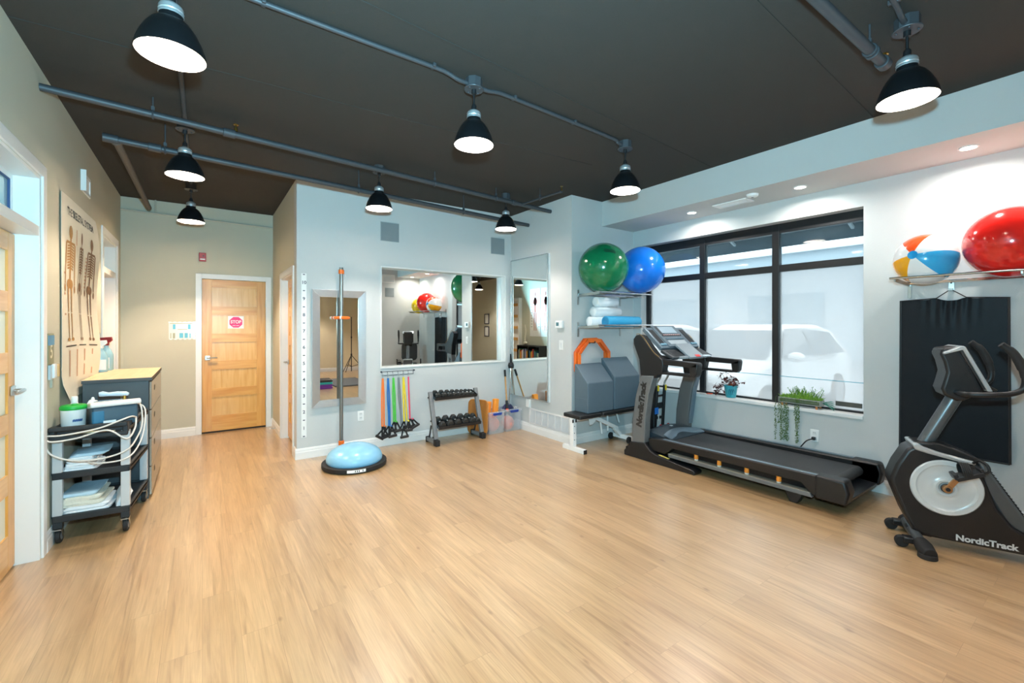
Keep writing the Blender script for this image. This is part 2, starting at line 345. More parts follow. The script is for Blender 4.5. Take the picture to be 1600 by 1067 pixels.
# ------------------------------------------------------------------ window, sill and frosted film glass
XF = 5.0
fr = MB(); WM = [(WY0+.001,WY0+.03),(2.164,2.234),(3.006,3.074),(WY1-.06,WY1)]
for a,b in WM: fr.box(XF,XF+.07,a,b,.655,WZ1)
for z0,z1 in ((.655,.675),(2.047,2.118),(2.455,WZ1)):
    for (a,b),(c,e) in zip(WM, WM[1:]): fr.box(XF+.003,XF+.067,b,c,z0,z1)
win = struct(fr.build('window_1', M_FRAME, smooth=False, bevel=.003))
def glass_mat(name, haze, tint, hz):
    m = bpy.data.materials.new(name); m.use_nodes = True; nt = m.node_tree; N = nt.nodes; L = nt.links; N.remove(N['Principled BSDF']); out = N['Material Output']
    t = N.new('ShaderNodeBsdfTransparent'); t.inputs[0].default_value = tint; tl = N.new('ShaderNodeBsdfTranslucent'); tl.inputs[0].default_value = hz
    g = N.new('ShaderNodeBsdfGlossy'); g.inputs['Roughness'].default_value = .03
    mx = N.new('ShaderNodeMixShader'); mx.inputs[0].default_value = haze; L.new(t.outputs[0], mx.inputs[1]); L.new(tl.outputs[0], mx.inputs[2])
    fz = N.new('ShaderNodeFresnel'); fz.inputs[0].default_value = 1.45; m2 = N.new('ShaderNodeMixShader'); L.new(fz.outputs[0], m2.inputs[0]); L.new(mx.outputs[0], m2.inputs[1]); L.new(g.outputs[0], m2.inputs[2])
    L.new(m2.outputs[0], out.inputs[0]); return m
GL = glass_mat('frosted_film', .42, (.89,.93,.94,1), (.84,.87,.87,1)); GU = glass_mat('clear_glass', .10, (.85,.94,.97,1), (.7,.85,.9,1))
for (a,b),(c,e) in zip(WM, WM[1:]):
    MB().box(XF+.03,XF+.036,b,c,.675,2.047).build('window_pane', GL, win, smooth=False)
    MB().box(XF+.03,XF+.036,b,c,2.118,2.455).build('transom_pane', GU, win, smooth=False)
MB().box(XF+.026,XF+.029,WY0+.03,2.164,.935,.941).box(XF+.026,XF+.029,2.234,3.006,.935,.941).box(XF+.026,XF+.029,3.074,WY1-.06,.935,.941).build('film_seam', mat('teal_line','5aa9bd',.4), win, smooth=False)
MB().box(XF+.012,XF+.026,1.45,1.66,.70,.745).build('window_latch', mat('latch_bronze','4a4a44',.5), win, smooth=False, bevel=.003)
struct(MB().box(4.868,XF+.07,WY0-.0,WY1,.622,.655).build('window_1_sill', M_TRIM, smooth=False, bevel=.004))
# ------------------------------------------------------------------ pendant lamps
M_SHADE = mat('shade_black', '14171a', .32, .2, var=.06); M_LINE = mat('shade_white', 'f2efe8', .4, var=.0); M_BULB = mat('bulb_glow', 'ffffff', .3, var=0, emit='fff1dc', estr=14.)
COOL, WARM = (1, .87, .80), (1, .80, .60)     # whiter lamps over the gym floor, warmer ones over the aisle and hall
def make_lamp(label, x, y, k=1., col=COOL):
    t = thing('pendant_lamp', label, 'lamp', (x,y,H), 0, 'black dome pendant lamps'); Z = -.433
    c = MB().prism([(.055*math.cos(PI/8+k*PI/4), .055*math.sin(PI/8+k*PI/4)) for k in range(8)], 'z', -.062, 0).lathe([(.062,-.07),(.064,-.066),(.062,-.062)])
    for a in range(4): c.sphere((.045*math.cos(a*PI/2+.4),.045*math.sin(a*PI/2+.4),-.071), .006, 8, 5)
    c.build('ceiling_box', M_PIPE, t)
    MB().lathe([(.016,-.10),(.016,-.07)]).cyl((0,0,Z+.235),(0,0,-.09),.0065).lathe([(.018,Z+.228),(.016,Z+.26),(.008,Z+.27)]).build('cord', M_BLACK, t)
    MB().lathe([(.046,Z+.174),(.047,Z+.18),(.045,Z+.186),(.047,Z+.192),(.045,Z+.198),(.046,Z+.206),(.042,Z+.215),(.03,Z+.224),(.018,Z+.232)], cap=True).build('lamp_cap', mat('cast_aluminium','c9ced1',.35,.7,var=.03), t)
    out = [(.130,0),(.129,.008),(.124,.032),(.112,.066),(.094,.104),(.074,.134),(.054,.152),(.046,.156),(.045,.174)]
    sh = MB().lathe([(r,Z+z) for r,z in out]+[(.04,Z+.174),(.04,Z+.154)]+[(r-.003,Z+z) for r,z in out[:-3][::-1]], cap=False, n=40)
    sh.build('lamp_shade', M_SHADE, t, angle=60)
    MB().lathe([(r-.0035,Z+z-.0005) for r,z in out[:-2]]+[(.02,Z+.150),(0,Z+.1505)], cap=False, n=40).build('shade_lining', M_LINE, t, angle=60)
    MB().lathe([(.012,Z+.149),(.02,Z+.142),(.036,Z+.134),(.042,Z+.129),(.036,Z+.125),(.0,Z+.124)], cap=False).build('bulb', M_BULB, t)
    l = bpy.data.lights.new('lamp_light', 'AREA'); l.shape = 'DISK'; l.size = .06; l.energy = LAMP_W*k; l.color = col; l.spread = PI
    lo = bpy.data.objects.new('lamp_light', l); COL.objects.link(lo); lo.parent = t; lo.location = (0,0,Z+.121)
    return t
for lb, x, y, k, col in [
    ('large near black pendant lamp at the upper left corner of the room', -.112, 2.44, 1.15, WARM),
    ('black pendant lamp over the cabinet, hanging between the two sprinkler pipes', -.112, 4.34, 1.25, WARM),
    ('black pendant lamp in the hall in front of the wooden STOP door', -.105, 6.2, 2.4, WARM),
    ('black pendant lamp at the top centre, fed by conduit on both sides', 1.46, 2.50, 1., COOL),
    ('black pendant lamp above the framed mirror end of the wall mirror, left square grille', 1.465, 4.41, 1.15, COOL),
    ('black pendant lamp in front of the pale bulkhead beside the green ball', 3.04, 2.575, 1., COOL),
    ('large near black pendant lamp at the upper right above the window wall', 3.035, .684, .5, COOL),
    ('black pendant lamp at the far right end of the long pipe, before the corner mirror', 3.045, 4.44, 1., COOL),
    ('black pendant lamp above the photographer, seen only in the corner mirror', -.11, .55, .65, WARM),
    ('black pendant lamp over the near middle of the floor, out of the frame', 1.46, .60, .45, COOL),
    ('black pendant lamp over the stacked floor mats, added out of view to light the rear area', 2.6, -1.4, 2.0, COOL),  # unseen lamp added to brighten the dark area behind the camera
    ('black pendant lamp before the far rear wall, added out of view to light the rear area', 2.6, -3.2, 2.4, COOL),  # added as well, lifts the light on the far wall and alcove
    ('black pendant lamp near the wall bars, added out of view to light the rear area', .0, -1.5, 1.3, COOL)]:  # another added lamp, out of view, for more light at the rear
    make_lamp(lb, x, y, k, col)
# ------------------------------------------------------------------ pipes and conduit on the ceiling
def pipe_run(name, label, cat, pts, r, m, collars=(), hang=(), cr=1.35, smooth=0):
    t = thing(name, label, cat, pts[0]); o = Vector(pts[0]); P = [Vector(p)-o for p in pts]
    MB().tube(P, r, 16, smooth=smooth).build('pipe', m, t)
    a, b = P[0], P[-1]
    for k in collars:
        c = a.lerp(b, k[0]); d = (b-a).normalized()
        MB().tube([c-d*k[1],c+d*k[1]], r*cr, 16).build('coupling', m, t, bevel=.003)
    for k in hang:
        c = a.lerp(b, k); hh = H-o.z-c.z
        MB().cyl(c+Vector((0,0,r)), c+Vector((0,0,hh)), .005, n=8).tube([c+Vector((0,(r+.004)*math.cos(q),(r+.004)*math.sin(q))) for q in [2*PI*i/14 for i in range(14)]], .006, 6, closed=True).cbox(c+Vector((0,0,r+.018)), (.02,.02,.03)).build('hanger', M_PIPE, t)
    return t
p1 = pipe_run('sprinkler_pipe', 'upper long grey sprinkler pipe crossing from the left wall to the column wall', 'pipe', [(XL,3.955,2.97),(XC,4.40,2.97)], .024, M_PIPE, [(.22,.04),(.86,.03)], [.12,.62,.80])
MB().cyl((1.05,.10,.024),(1.05,.10,.05),.012,n=10).cyl((1.05,.10,.05),(1.05,.10,.075),.006,n=8).lathe([(.018,.075),(.018,.08)],(1.05,.10,0)).build('sprinkler_head', M_BRASS, p1)
p2 = pipe_run('sprinkler_pipe', 'lower grey sprinkler pipe running parallel and ending at the corner mirror wall', 'pipe', [(-.565,4.435,2.88),(XC,4.875,2.88)], .024, M_PIPE, [(.0,.045),(.06,.04)], [.075,.44,.745])
p3 = pipe_run('sprinkler_pipe', 'short brown pipe running down the hall from the lower sprinkler pipe', 'pipe', [(-.535,4.475,2.88),(-.525,6.85,2.895)], .026, mat('brown_pipe','57504a',.6), [(.0,.02)], [])
p4 = pipe_run('branch_pipe', 'short thin branch pipe with a sprinkler head near the column top', 'pipe', [(3.22,4.37,2.97),(3.25,4.05,2.975),(3.262,3.66,2.965)], .012, M_PIPE, [(.05,.03),(.98,.016)], [.5])
MB().cyl((.042,-.71,.0),(.042,-.71,.045),.008,n=8).lathe([(.016,.05),(.016,.054)],(.042,-.71,0)).build('sprinkler_head', M_BRASS, p4)
p5 = pipe_run('sprinkler_pipe', 'thick grey sprinkler pipe with an end elbow near the upper right lamp', 'pipe', [(1.2,.85,2.955),(3.17,.81,2.955)], .026, M_PIPE, [(.985,.03),(.90,.012)], [.88])
MB().cyl((1.955,-.04,.02),(1.955,-.04,.05),.012,n=10).lathe([(.02,.05),(.02,.055)],(1.955,-.04,0)).build('sprinkler_head', M_BRASS, p5)
zc = H-.016
def conduit(label, pts, smooth=6, straps=()):
    t = thing('conduit', label, 'conduit', pts[0]); o = Vector(pts[0]); P = [Vector(p)-o for p in pts]
    MB().tube(P, .0135, 12, smooth=smooth).build('tube', M_PIPE, t)
    for k in straps:
        c = P[k]; MB().cbox(c+Vector((0,0,.004)), (.02,.05,.024)).build('strap', M_PIPE, t, bevel=.003)
    return t
conduit('grey conduit running along the ceiling into the top centre lamp box', [(-.1,2.49,zc),(.249,2.495,zc),(.75,2.50,zc),(1.17,2.50,zc),(1.27,2.50,zc-.006),(1.34,2.50,zc-.022),(1.41,2.50,zc-.024)], 6, (1,3))
conduit('grey conduit linking the top centre lamp to the bulkhead lamp', [(1.512,2.502,zc-.024),(1.58,2.505,zc-.022),(1.66,2.51,zc-.006),(1.80,2.52,zc),(2.4,2.545,zc),(2.88,2.57,zc),(2.94,2.575,zc-.015),(2.99,2.575,zc-.024)], 6, (3,4))
conduit('grey conduit entering the upper right lamp box from the rear', [(2.2,.65,zc),(2.8,.68,zc),(2.92,.683,zc-.018),(2.985,.684,zc-.024)], 6, (1,))
conduit('dark conduit linking the three lamps above the left aisle', [(-.112,2.5,zc),(-.112,3.4,zc),(-.111,4.26,zc)], 1)
conduit('dark conduit continuing down the hall between the last two lamps', [(-.111,4.42,zc),(-.108,5.3,zc),(-.105,6.14,zc)], 1)
hp = thing('wall_conduit', 'thin cream conduit along the top of the hall wall with a riser', 'conduit', (XL,YH-.02,2.915)); M_CREAM = mat('cream_pipe','b8b5a6',.5)
MB().tube([(0.002,0,.012),(1.679,0,-.012)], .012, 12).build('pipe', M_CREAM, hp); MB().tube([(.34,0,.01),(.34,0,H-2.915)], .01, 10).build('riser', M_CREAM, hp)
MB().tube([(.80,0,0),(.90,0,-.0015)], .018, 12).build('coupling', M_CREAM, hp)
# ------------------------------------------------------------------ fittings in the bulkhead soffit
M_DOWN = mat('downlight_glow', 'ffffff', .4, var=0, emit='fff4e4', estr=9.)
for lb, x, y in [('round recessed downlight nearest the green and blue balls', 4.59, 2.918), ('round recessed downlight above the middle of the window', 4.578, 1.796), ('round recessed downlight above the beach ball', 4.565, .689), ('round recessed downlight above the yellow ball, seen in the wall mirror', 4.56, -.25)]:
    t = thing('downlight', lb, 'light', (x,y,ZB), 0, 'recessed downlights'); MB().lathe([(.056,0),(.056,-.006),(.045,-.008),(.043,-.001)], cap=False).build('trim_ring', M_WHITE, t)
    MB().lathe([(.0,-.004),(.044,-.004)], cap=False).build('lens', M_DOWN, t)
    l = bpy.data.lights.new('downlight_beam', 'AREA'); l.shape = 'DISK'; l.size = .08; l.energy = DOWN_W; l.color = (1,.97,.93); l.spread = math.radians(165)
    lo = bpy.data.objects.new('downlight_beam', l); COL.objects.link(lo); lo.parent = t; lo.location = (0,0,-.012)
def grille(name, label, o, xd, yd, w, h, n, m, mi, fw=.022, cat='vent', tilt=True):
    """framed slatted grille; o = centre on the surface, normal = xd x yd"""
    X, Y = Vector(xd), Vector(yd); Z = X.cross(Y); R = Matrix((X,Y,Z)).transposed(); t = thing(name, label, cat, o)
    fr = MB()
    for cx,cy,a,b in ((0,h/2-fw/2,w,fw),(0,-h/2+fw/2,w,fw),(-w/2+fw/2,0,fw,h-2*fw),(w/2-fw/2,0,fw,h-2*fw)): fr.cbox(X*cx+Y*cy+Z*.006, (a,b,.012), R)
    fr.build('frame', m, t, bevel=.002); MB().cbox(Z*.002, (w-2*fw,h-2*fw,.003), R).build('backing', mi, t, smooth=False)
    sl = MB(); ih = h-2*fw
    for i in range(n): sl.cbox(Y*(-ih/2+ih*(i+.5)/n)+Z*.006, (w-2*fw, ih/n*.42, .0015), R @ Matrix.Rotation(.6 if tilt else 0, 3, 'X'))
    sl.build('slats', m, t, smooth=False); return t
grille('air_vent', 'white ceiling air vent in the soffit beside the smoke detector', (4.588,2.44,ZB), (0,1,0), (1,0,0), .36, .17, 9, M_WHITE, M_DGREY)
t = thing('smoke_detector', 'small white round detector on the soffit edge', 'detector', (4.45,2.17,ZB)); MB().lathe([(0,-.03),(.035,-.03),(.05,-.02),(.055,0)][::1], cap=False).build('body', M_WHITE, t); MB().lathe([(.0,-.031),(.012,-.031)], cap=False).build('sensor', M_DGREY, t)
# ------------------------------------------------------------------ left wall: poster, signs, vent
M_PAPER = mat('poster_paper', 'e2dccb', .42, var=.03, nscale=4); M_INK = mat('ink_black', '2a2723', .6)
M_BONE = mat('bone_print', 'a97d47', .6, var=.2, nscale=40); M_BONE2 = mat('bone_print_dark', '7d5a3c', .6, var=.2, nscale=40); M_PINK = mat('red_print', 'c79a7c', .6)
def ell(cx, cy, rx, ry, n=14): return [(cx+rx*math.cos(2*PI*i/n), cy+ry*math.sin(2*PI*i/n)) for i in range(n)]
def bar(x0, y0, x1, y1, w0, w1=None):
    w1 = w1 or w0; d = Vector((x1-x0, y1-y0)); d.normalize(); n = Vector((-d.y, d.x))
    return [(x0+n.x*w0/2,y0+n.y*w0/2),(x0-n.x*w0/2,y0-n.y*w0/2),(x1-n.x*w1/2,y1-n.y*w1/2),(x1+n.x*w1/2,y1+n.y*w1/2)]
def print_on(name, polys, fn, m, parent):
    mb = MB()
    for p in polys: mb.add([fn(x, y) for x, y in p], [tuple(range(len(p)))])
    return mb.build(name, m, parent, smooth=False)
def skeleton(cx, top, h, wid=1.):
    P = []; s = h; w = s*wid
    P += [ell(cx, top-.055*s, .062*w, .060*s), bar(cx, top-.10*s, cx, top-.50*s, .045*w, .06*w)]
    for i in range(9):
        y = top-.165*s-i*.024*s; r = (.11+.015*math.sin(i/8*PI))*w
        P += [bar(cx-.012*w, y, cx-r, y-.014*s, .016*s), bar(cx+.012*w, y, cx+r, y-.014*s, .016*s)]
    P += [bar(cx-.15*w, top-.145*s, cx+.15*w, top-.145*s, .022*s), ell(cx-.05*w, top-.50*s, .075*w, .042*s), ell(cx+.05*w, top-.50*s, .075*w, .042*s)]
    for q in (-1, 1):
        P += [bar(cx+q*.15*w, top-.15*s, cx+q*.17*w, top-.33*s, .042*w), bar(cx+q*.17*w, top-.33*s, cx+q*.19*w, top-.50*s, .034*w), ell(cx+q*.195*w, top-.535*s, .03*w, .035*s),
              bar(cx+q*.07*w, top-.52*s, cx+q*.06*w, top-.74*s, .055*w, .034*w), bar(cx+q*.06*w, top-.75*s, cx+q*.055*w, top-.96*s, .045*w, .026*w), ell(cx+q*.07*w, top-.975*s, .05*w, .016*s)]
    return P
po = thing('anatomy_poster', 'large curling skeleton poster taped to the left wall above the grey cabinet', 'poster', (XL,4.93,1.73))
PW, PH = 1.02, 1.52
def pf(x, y):     # x 0..1 along the wall, y 0..1 up
    bow = .012+.055*(x**3)*(.4+.6*math.sin(y*PI))+.05*max(0,.10-y)*10*(.3+.7*(1-x))*max(0,1-x*1.3)+.02*math.sin(y*9)*x
    drop = -.05*(x-.5)**2-.02*x
    return (bow, -.51+PW*x+.01*math.sin(y*5), -.80+PH*y+drop)
MB().grid(pf, 16, 24, (.0015,0,0)).build('paper', M_PAPER, po)
pm = lambda x, y: tuple(Vector(pf(x, y))+Vector((.0022, 0, 0)))
A = PW/PH
def sk(cx, top, h, wd): return [[((x-cx)/1+cx, y) for x, y in p] for p in skeleton(cx, top, h, wd)]
print_on('skeleton_front', sk(.24,.86,.58,1.3), pm, M_BONE, po); print_on('skeleton_side', sk(.54,.86,.58,.5), pm, M_BONE2, po); print_on('skeleton_back', sk(.80,.86,.58,1.0), pm, M_BONE2, po)
print_on('bone_details', [bar(.40,.86,.40,.78,.02)]+[bar(.66,.74-.02*i,.69,.74-.02*i,.008) for i in range(9)]+[bar(.06+.01*i,.62-.1*i,.10+.01*i,.62-.1*i,.01) for i in range(3)]+[bar(.2+.2*i,.10,.2+.2*i,.24,.03) for i in range(4)], pm, M_PINK, po)
print_on('rules', [bar(.10,.262,.38,.262,.006), bar(.46,.262,.64,.262,.006), bar(.72,.262,.92,.262,.006)], pm, M_INK, po)
tt = text('title', 'THE SKELETAL SYSTEM', .1, M_INK, po, (0,0,0), (1,0,0), (0,1,0), .02)
for v in tt.data.vertices: v.co = Vector(pf(min(1,max(0,.5+v.co.x*.70)), .925+v.co.y*.55))+Vector((.003,0,0))
# room number sign with its sanitiser clip
def room_sign(label, y0, y1, z0, z1, digit):
    t = thing('room_sign', label, 'sign', (XL,(y0+y1)/2,(z0+z1)/2)); w, h = y1-y0, z1-z0
    MB().box(0,.012,-w/2,w/2,-h/2,h/2).build('plate', mat('sign_olive','87886a',.5), t, bevel=.002)
    MB().box(.012,.014,-w/2,w/2,h/2-.075*h/.2,h/2-.012).build('colour_band', mat('sign_blue','4d8fb4',.5), t)
    if digit: text('number', digit, h*.62, mat('sign_cream','dedcc0',.5), t, (.0128,.0,-.02*h/.2), (0,1,0), (0,0,1), .02); return t
room_sign('olive and blue room number 5 sign beside the near left door', 4.085, 4.225, 1.215, 1.42, '5')
room_sign('small olive room sign by the far left door, behind the spray bottle', 5.68, 5.86, 1.18, 1.41, '')
t = thing('hand_sanitiser', 'small white clip bottle hanging under the number 5 sign', 'bottle', (XL,4.20,1.165)); MB().box(.010,.026,-.03,.03,-.045,.05).build('body', M_WHITE, t, bevel=.005); MB().box(.010,.034,.032,.056,-.04,.045).build('side_flap', mat('card_tan','d3a871',.6), t); MB().box(.004,.016,-.08,-.04,-.05,.045).build('clip', mat('clear_blue','b7c7cc',.2), t)
MB().box(0,.013,-.02,.02,-.11,-.02).build('bracket', mat('bracket_grey','a5a594',.5), t)
wv = grille('wall_vent', 'white framed wall vent high on the left wall above the poster', (XL,5.26,2.70), (0,1,0), (0,0,1), .33, .17, 7, M_WHITE, mat('vent_grey','c5ccd0',.5))
MB().box(.0,.035,-.17,-.155,-.088,.088).build('damper_edge', M_WHITE, wv)
# ------------------------------------------------------------------ lateral filing cabinet
cab = thing('filing_cabinet', 'charcoal four drawer lateral filing cabinet with wood laminate top', 'cabinet', (-.594,5.368,0)); M_CAB = mat('cabinet_charcoal','3d4448',.42,.1,var=.05); M_CABF = mat('cabinet_front','a1998b',.22,.35,var=.03)
MB().box(-.19,.222,-.53,.53,.0,1.005).build('body', M_CAB, cab, smooth=False, bevel=.003)
MB().box(-.194,.242,-.535,.535,1.008,1.036).build('laminate_top', wood('laminate','d3b68c','e2c9a2','y',.4), cab, smooth=False, bevel=.004); MB().box(-.194,.242,-.5352,.5352,1.0055,1.0082).box(.2405,.2425,-.535,.535,1.01,1.034).box(-.194,.2425,-.5365,-.5345,1.006,1.032).build('edge_band', M_DGREY, cab, smooth=False)
for k in range(4):
    d = MB().box(.224,.24,-.522,.522,.03+.243*k,.265+.243*k).build('drawer', M_CABF, cab, smooth=False, bevel=.003)
    MB().box(.2385,.2415,-.29,-.215,.165+.243*k,.21+.243*k).build('handle', M_BLACK, d, smooth=False, bevel=.004)
def spray(label, loc, rz, body, trig, cap, scale=1.):
    t = thing('spray_bottle', label, 'bottle', loc, rz); s = scale
    pr = [(.040,0),(.045,.006),(.046,.10),(.044,.13),(.030,.165),(.017,.185),(.016,.20)]
    MB().lathe([(r*s,z*s) for r,z in pr], n=24).build('bottle_body', body, t, angle=50)
    MB().box(-.038*s,.038*s,-.047*s,-.0462*s,.02*s,.105*s).build('paper_label', M_WHITE, t)
    MB().lathe([(.019*s,.20*s),(.019*s,.222*s)]).prism([(-.055*s,.245*s),(-.05*s,.262*s),(.035*s,.268*s),(.04*s,.24*s),(.02*s,.222*s),(-.02*s,.222*s)], 'y', -.012*s, .012*s).build('spray_head', cap, t, bevel=.003*s)
    MB().prism([(-.045*s,.242*s),(-.035*s,.242*s),(-.028*s,.215*s),(-.045*s,.18*s),(-.055*s,.165*s),(-.058*s,.172*s),(-.042*s,.205*s)], 'y', -.007*s, .007*s).build('trigger', trig, t, bevel=.002*s)
    return t
M_RED = mat('red_plastic','d8201f',.35); M_BLUEB = mat('pale_blue_bottle','9cc4d0',.25,var=.02)
spray('clear blue spray bottle with red trigger on top of the filing cabinet', (-.783,5.63,1.0362), 0, M_BLUEB, M_RED, M_WHITE, 1.12)
spray('second spray bottle with dark red head, half hidden behind the blue one', (-.77,5.80,1.0362), -.2, M_BLUEB, mat('dark_red','8f1d24',.4), mat('dark_red','8f1d24',.4), 1.22)
# ------------------------------------------------------------------ utility cart and its load
M_CART = mat('cart_black','1f2326',.55,var=.08,bump=.1,bscale=120); M_CLEG = mat('cart_leg','c4c7c9',.4,.2,var=.03)
CT = (-.598,4.475); CZ = math.radians(-4.5)
cart = thing('utility_cart', 'black three shelf utility cart with grey posts beside the filing cabinet', 'cart', (CT[0],CT[1],0), CZ)
cw, cl = .20, .325
def shelf(z, name, tray=0):
    m = MB().box(-cw,cw,-cl,cl,z,z+.03)
    if tray:
        m.box(-cw,cw,-cl,-cl+.022,z+.03,z+tray).box(-cw,cw,cl-.022,cl,z+.03,z+tray).box(-cw,-cw+.02,-cl+.022,cl-.022,z+.03,z+tray).box(cw-.02,cw,-cl+.022,cl-.022,z+.03,z+tray)
    return m.build(name, M_CART, cart, smooth=False, bevel=.006)
shelf(.145, 'bottom_shelf', .045); shelf(.435, 'middle_shelf', .045); shelf(.73, 'top_shelf', .055)
# push handle lip across the near end
MB().box(-cw,-cw+.03,-cl-.055,-cl,.72,.80).box(cw-.03,cw,-cl-.055,-cl,.72,.80).box(-cw,cw,-cl-.075,-cl-.045,.77,.80).box(-cw,cw,-cl-.06,-cl-.03,.705,.735).build('handle', M_CART, cart, smooth=False, bevel=.008, seg=3)
for sx in (-1,1):
    for sy in (-1,1):
        MB().box(sx*(cw-.05),sx*cw,sy*(cl-.035),sy*(cl-.001),.19,.435).box(sx*(cw-.05),sx*cw,sy*(cl-.035),sy*(cl-.001),.48,.73).build('post', M_CLEG, cart, smooth=False, bevel=.004)
        MB().box(sx*(cw-.05),sx*(cw-.002),sy*(cl-.045),sy*(cl-.003),.105,.146).build('foot_block', M_CART, cart, smooth=False, bevel=.003)
        c = MB().cbox((sx*(cw-.026),sy*(cl-.02),.098), (.045,.05,.008)).prism([(-.014,.094),(.014,.094),(.032,.046),(.02,.036)], 'x', sx*(cw-.026)-.021, sx*(cw-.026)-.017)
        for k in (1,): c.prism([(-.014,.094),(.014,.094),(.032,.046),(.02,.036)], 'x', sx*(cw-.026)+.017, sx*(cw-.026)+.021)
        for i in range(len(c.v)-16, len(c.v)): c.v[i] = (c.v[i][0], c.v[i][1]+sy*(cl-.02), c.v[i][2])
        ca = c.build('caster', M_STEEL, cart, smooth=False)
        xw, yw = sx*(cw-.026), sy*(cl-.02)+.022
        MB().cyl((xw-.013,yw,.047),(xw+.013,yw,.047),.047,n=28).build('wheel', M_RUBBER, ca, bevel=.004); MB().cyl((xw-.015,yw,.047),(xw+.015,yw,.047),.026,n=20).build('wheel_hub', M_GREYM, ca)
def on_cart(x, y, z=0):
    c, s = math.cos(CZ), math.sin(CZ); return (CT[0]+x*c-y*s, CT[1]+x*s+y*c, z)
TZ = .7605
t = thing('wipes_tub', 'round white wipes tub with a bright green lid on the cart top', 'tub', on_cart(-.125,-.20,TZ)); s=1.
MB().lathe([(.058,0),(.063,.006),(.066,.115),(.068,.135),(.066,.139)], n=32).build('tub_body', M_WHITE, t, angle=50); MB().lathe([(.069,.127),(.071,.131),(.071,.147),(.064,.157),(.02,.160),(0,.160)], n=32, cap=False).cyl((.01,-.02,.155),(.01,-.02,.167),.02,.016).build('tub_lid', mat('lid_green','18a83c',.4), t)
lb_ = MB()
for i in range(9):
    a0 = -PI*.62+i*.16; a1 = a0+.162
    if 3 <= i <= 7: lb_.add([(.0672*math.cos(a),.0672*math.sin(a),z) for a,z in ((a0,.045),(a1,.05),(a1,.066),(a0,.06))], [(0,1,2,3)])
lb_.build('tub_print', mat('print_navy','2b4d86',.5), t, smooth=False)
t = thing('lotion_bottle', 'white capped bottle behind the green lidded tub on the cart', 'bottle', on_cart(-.155,-.06,TZ)); MB().lathe([(.03,0),(.032,.004),(.032,.13),(.02,.15),(.016,.155)]).build('bottle_body', M_WHITE, t, angle=50); MB().lathe([(.019,.155),(.019,.195),(.016,.2)]).build('bottle_cap', M_WHITE, t)
t = thing('gel_bottle', 'small white gel bottle between the tub and the therapy machine', 'bottle', on_cart(-.06,-.045,TZ)); MB().lathe([(.028,0),(.03,.005),(.03,.12),(.018,.145),(.012,.15),(.01,.175),(.005,.185)]).build('bottle_body', M_WHITE, t, angle=50); MB().prism([(-.03,.14),(.03,.14),(.022,.158),(-.018,.165)], 'y', -.02,.02).build('nozzle', M_WHITE, t, bevel=.004)
us = thing('therapy_machine', 'portable therapy machine with white sloped top and teal body on the cart', 'machine', on_cart(.055,-.14,TZ), CZ+.35); us.scale = (1.12,1.12,1.2); M_TEAL = mat('machine_teal','2f6f8f',.4,var=.1); M_DTEAL = mat('machine_dark','27404f',.45)
MB().prism([(-.13,0),(.12,0),(.12,.055),(.09,.10),(-.115,.125),(-.13,.10)], 'x', -.10, .12).build('machine_body', M_DTEAL, us, bevel=.008); MB().box(-.101,-.04,-.132,-.10,.02,.10).build('side_pod', M_TEAL, us, bevel=.01)
MB().prism([(-.14,.118),(.085,.088),(.155,.02),(.165,.03),(.11,.115),(-.12,.148),(-.14,.14)], 'x', -.11, .135).build('machine_top', mat('machine_white','e8e2dc',.4), us, bevel=.008)
MB().prism([(-.09,.146),(.06,.126),(.06,.130),(-.09,.150)], 'x', -.07, .05).build('screen', mat('screen_grey','8fa3b0',.15), us)
for k in range(4): MB().cyl((.07,.075-.03*k,.12+.006*k),(.07,.075-.03*k,.142+.006*k),.009).build('knob', M_BRASS if k % 2 else M_BLACK, us)
MB().box(-.05,.01,-.134,-.131,.015,.035).build('paper_label', M_WHITE, us)
pr = thing('ultrasound_probe', 'pale blue handheld probe with a cord lying on top of the therapy machine', 'probe', on_cart(.08,-.04,TZ+.182), CZ)
MB().tube([(-.10,-.03,.022),(-.08,-.028,.024),(-.05,-.02,.018),(0,-.015,.018),(.05,-.015,.014),(.065,-.017,.01)], [.016,.020,.014,.018,.017,.010], 14, smooth=0).build('probe_body', mat('probe_blue','c3d4e2',.35), pr, angle=80)
M_CABLE = mat('cable_white','dcd4cc',.45)
cb = thing('cable_loops', 'white cable loops draped around the near end of the cart', 'cable', on_cart(0,0,.715), CZ)
n0 = -cl-.085
MB().tube([(.16,-.02,.19),(.215,-.06,.15),(.235,-.12,.02),(.225,-.22,-.06),(.20,n0+.01,-.11),(.08,n0-.015,-.145),(-.06,n0-.015,-.14),(-.17,n0-.01,-.09),(-.215,n0+.02,-.02),(-.215,n0+.015,.03),(-.12,n0-.015,.035),(.05,n0-.02,.06),(.16,n0-.015,.10),(.215,n0+.04,.115),(.222,-.25,.09)], .0055, 8, smooth=8).build('cable', M_CABLE, cb)
MB().tube([(.15,.0,.17),(.235,-.05,.13),(.255,-.15,.02),(.245,-.26,-.10),(.20,n0-.005,-.165),(.06,n0-.02,-.175),(-.01,n0+.04,-.165),(.05,n0+.06,-.16)], .005, 8, smooth=8).build('cable', M_CABLE, cb)
MB().tube([(.222,-.25,.09),(.225,-.30,.02),(.20,n0,-.03),(.10,n0-.02,.045),(-.05,n0-.025,.01),(-.17,n0-.02,.0),(-.215,n0+.015,.02)], .0055, 8, smooth=8).build('cable', M_CABLE, cb)
tw = thing('wooden_sticks', 'pale wooden applicator sticks lying in the cart handle tray', 'sticks', on_cart(0,-cl-.03,.737), CZ)
for k in range(5): MB().beam((-.15+.02*k,.012-.005*k,.003),(.13-.03*k,-.008+.004*k,.004+.002*k), .007,.003).build('stick', mat('stick_wood','d8c39c',.6), tw, smooth=False)
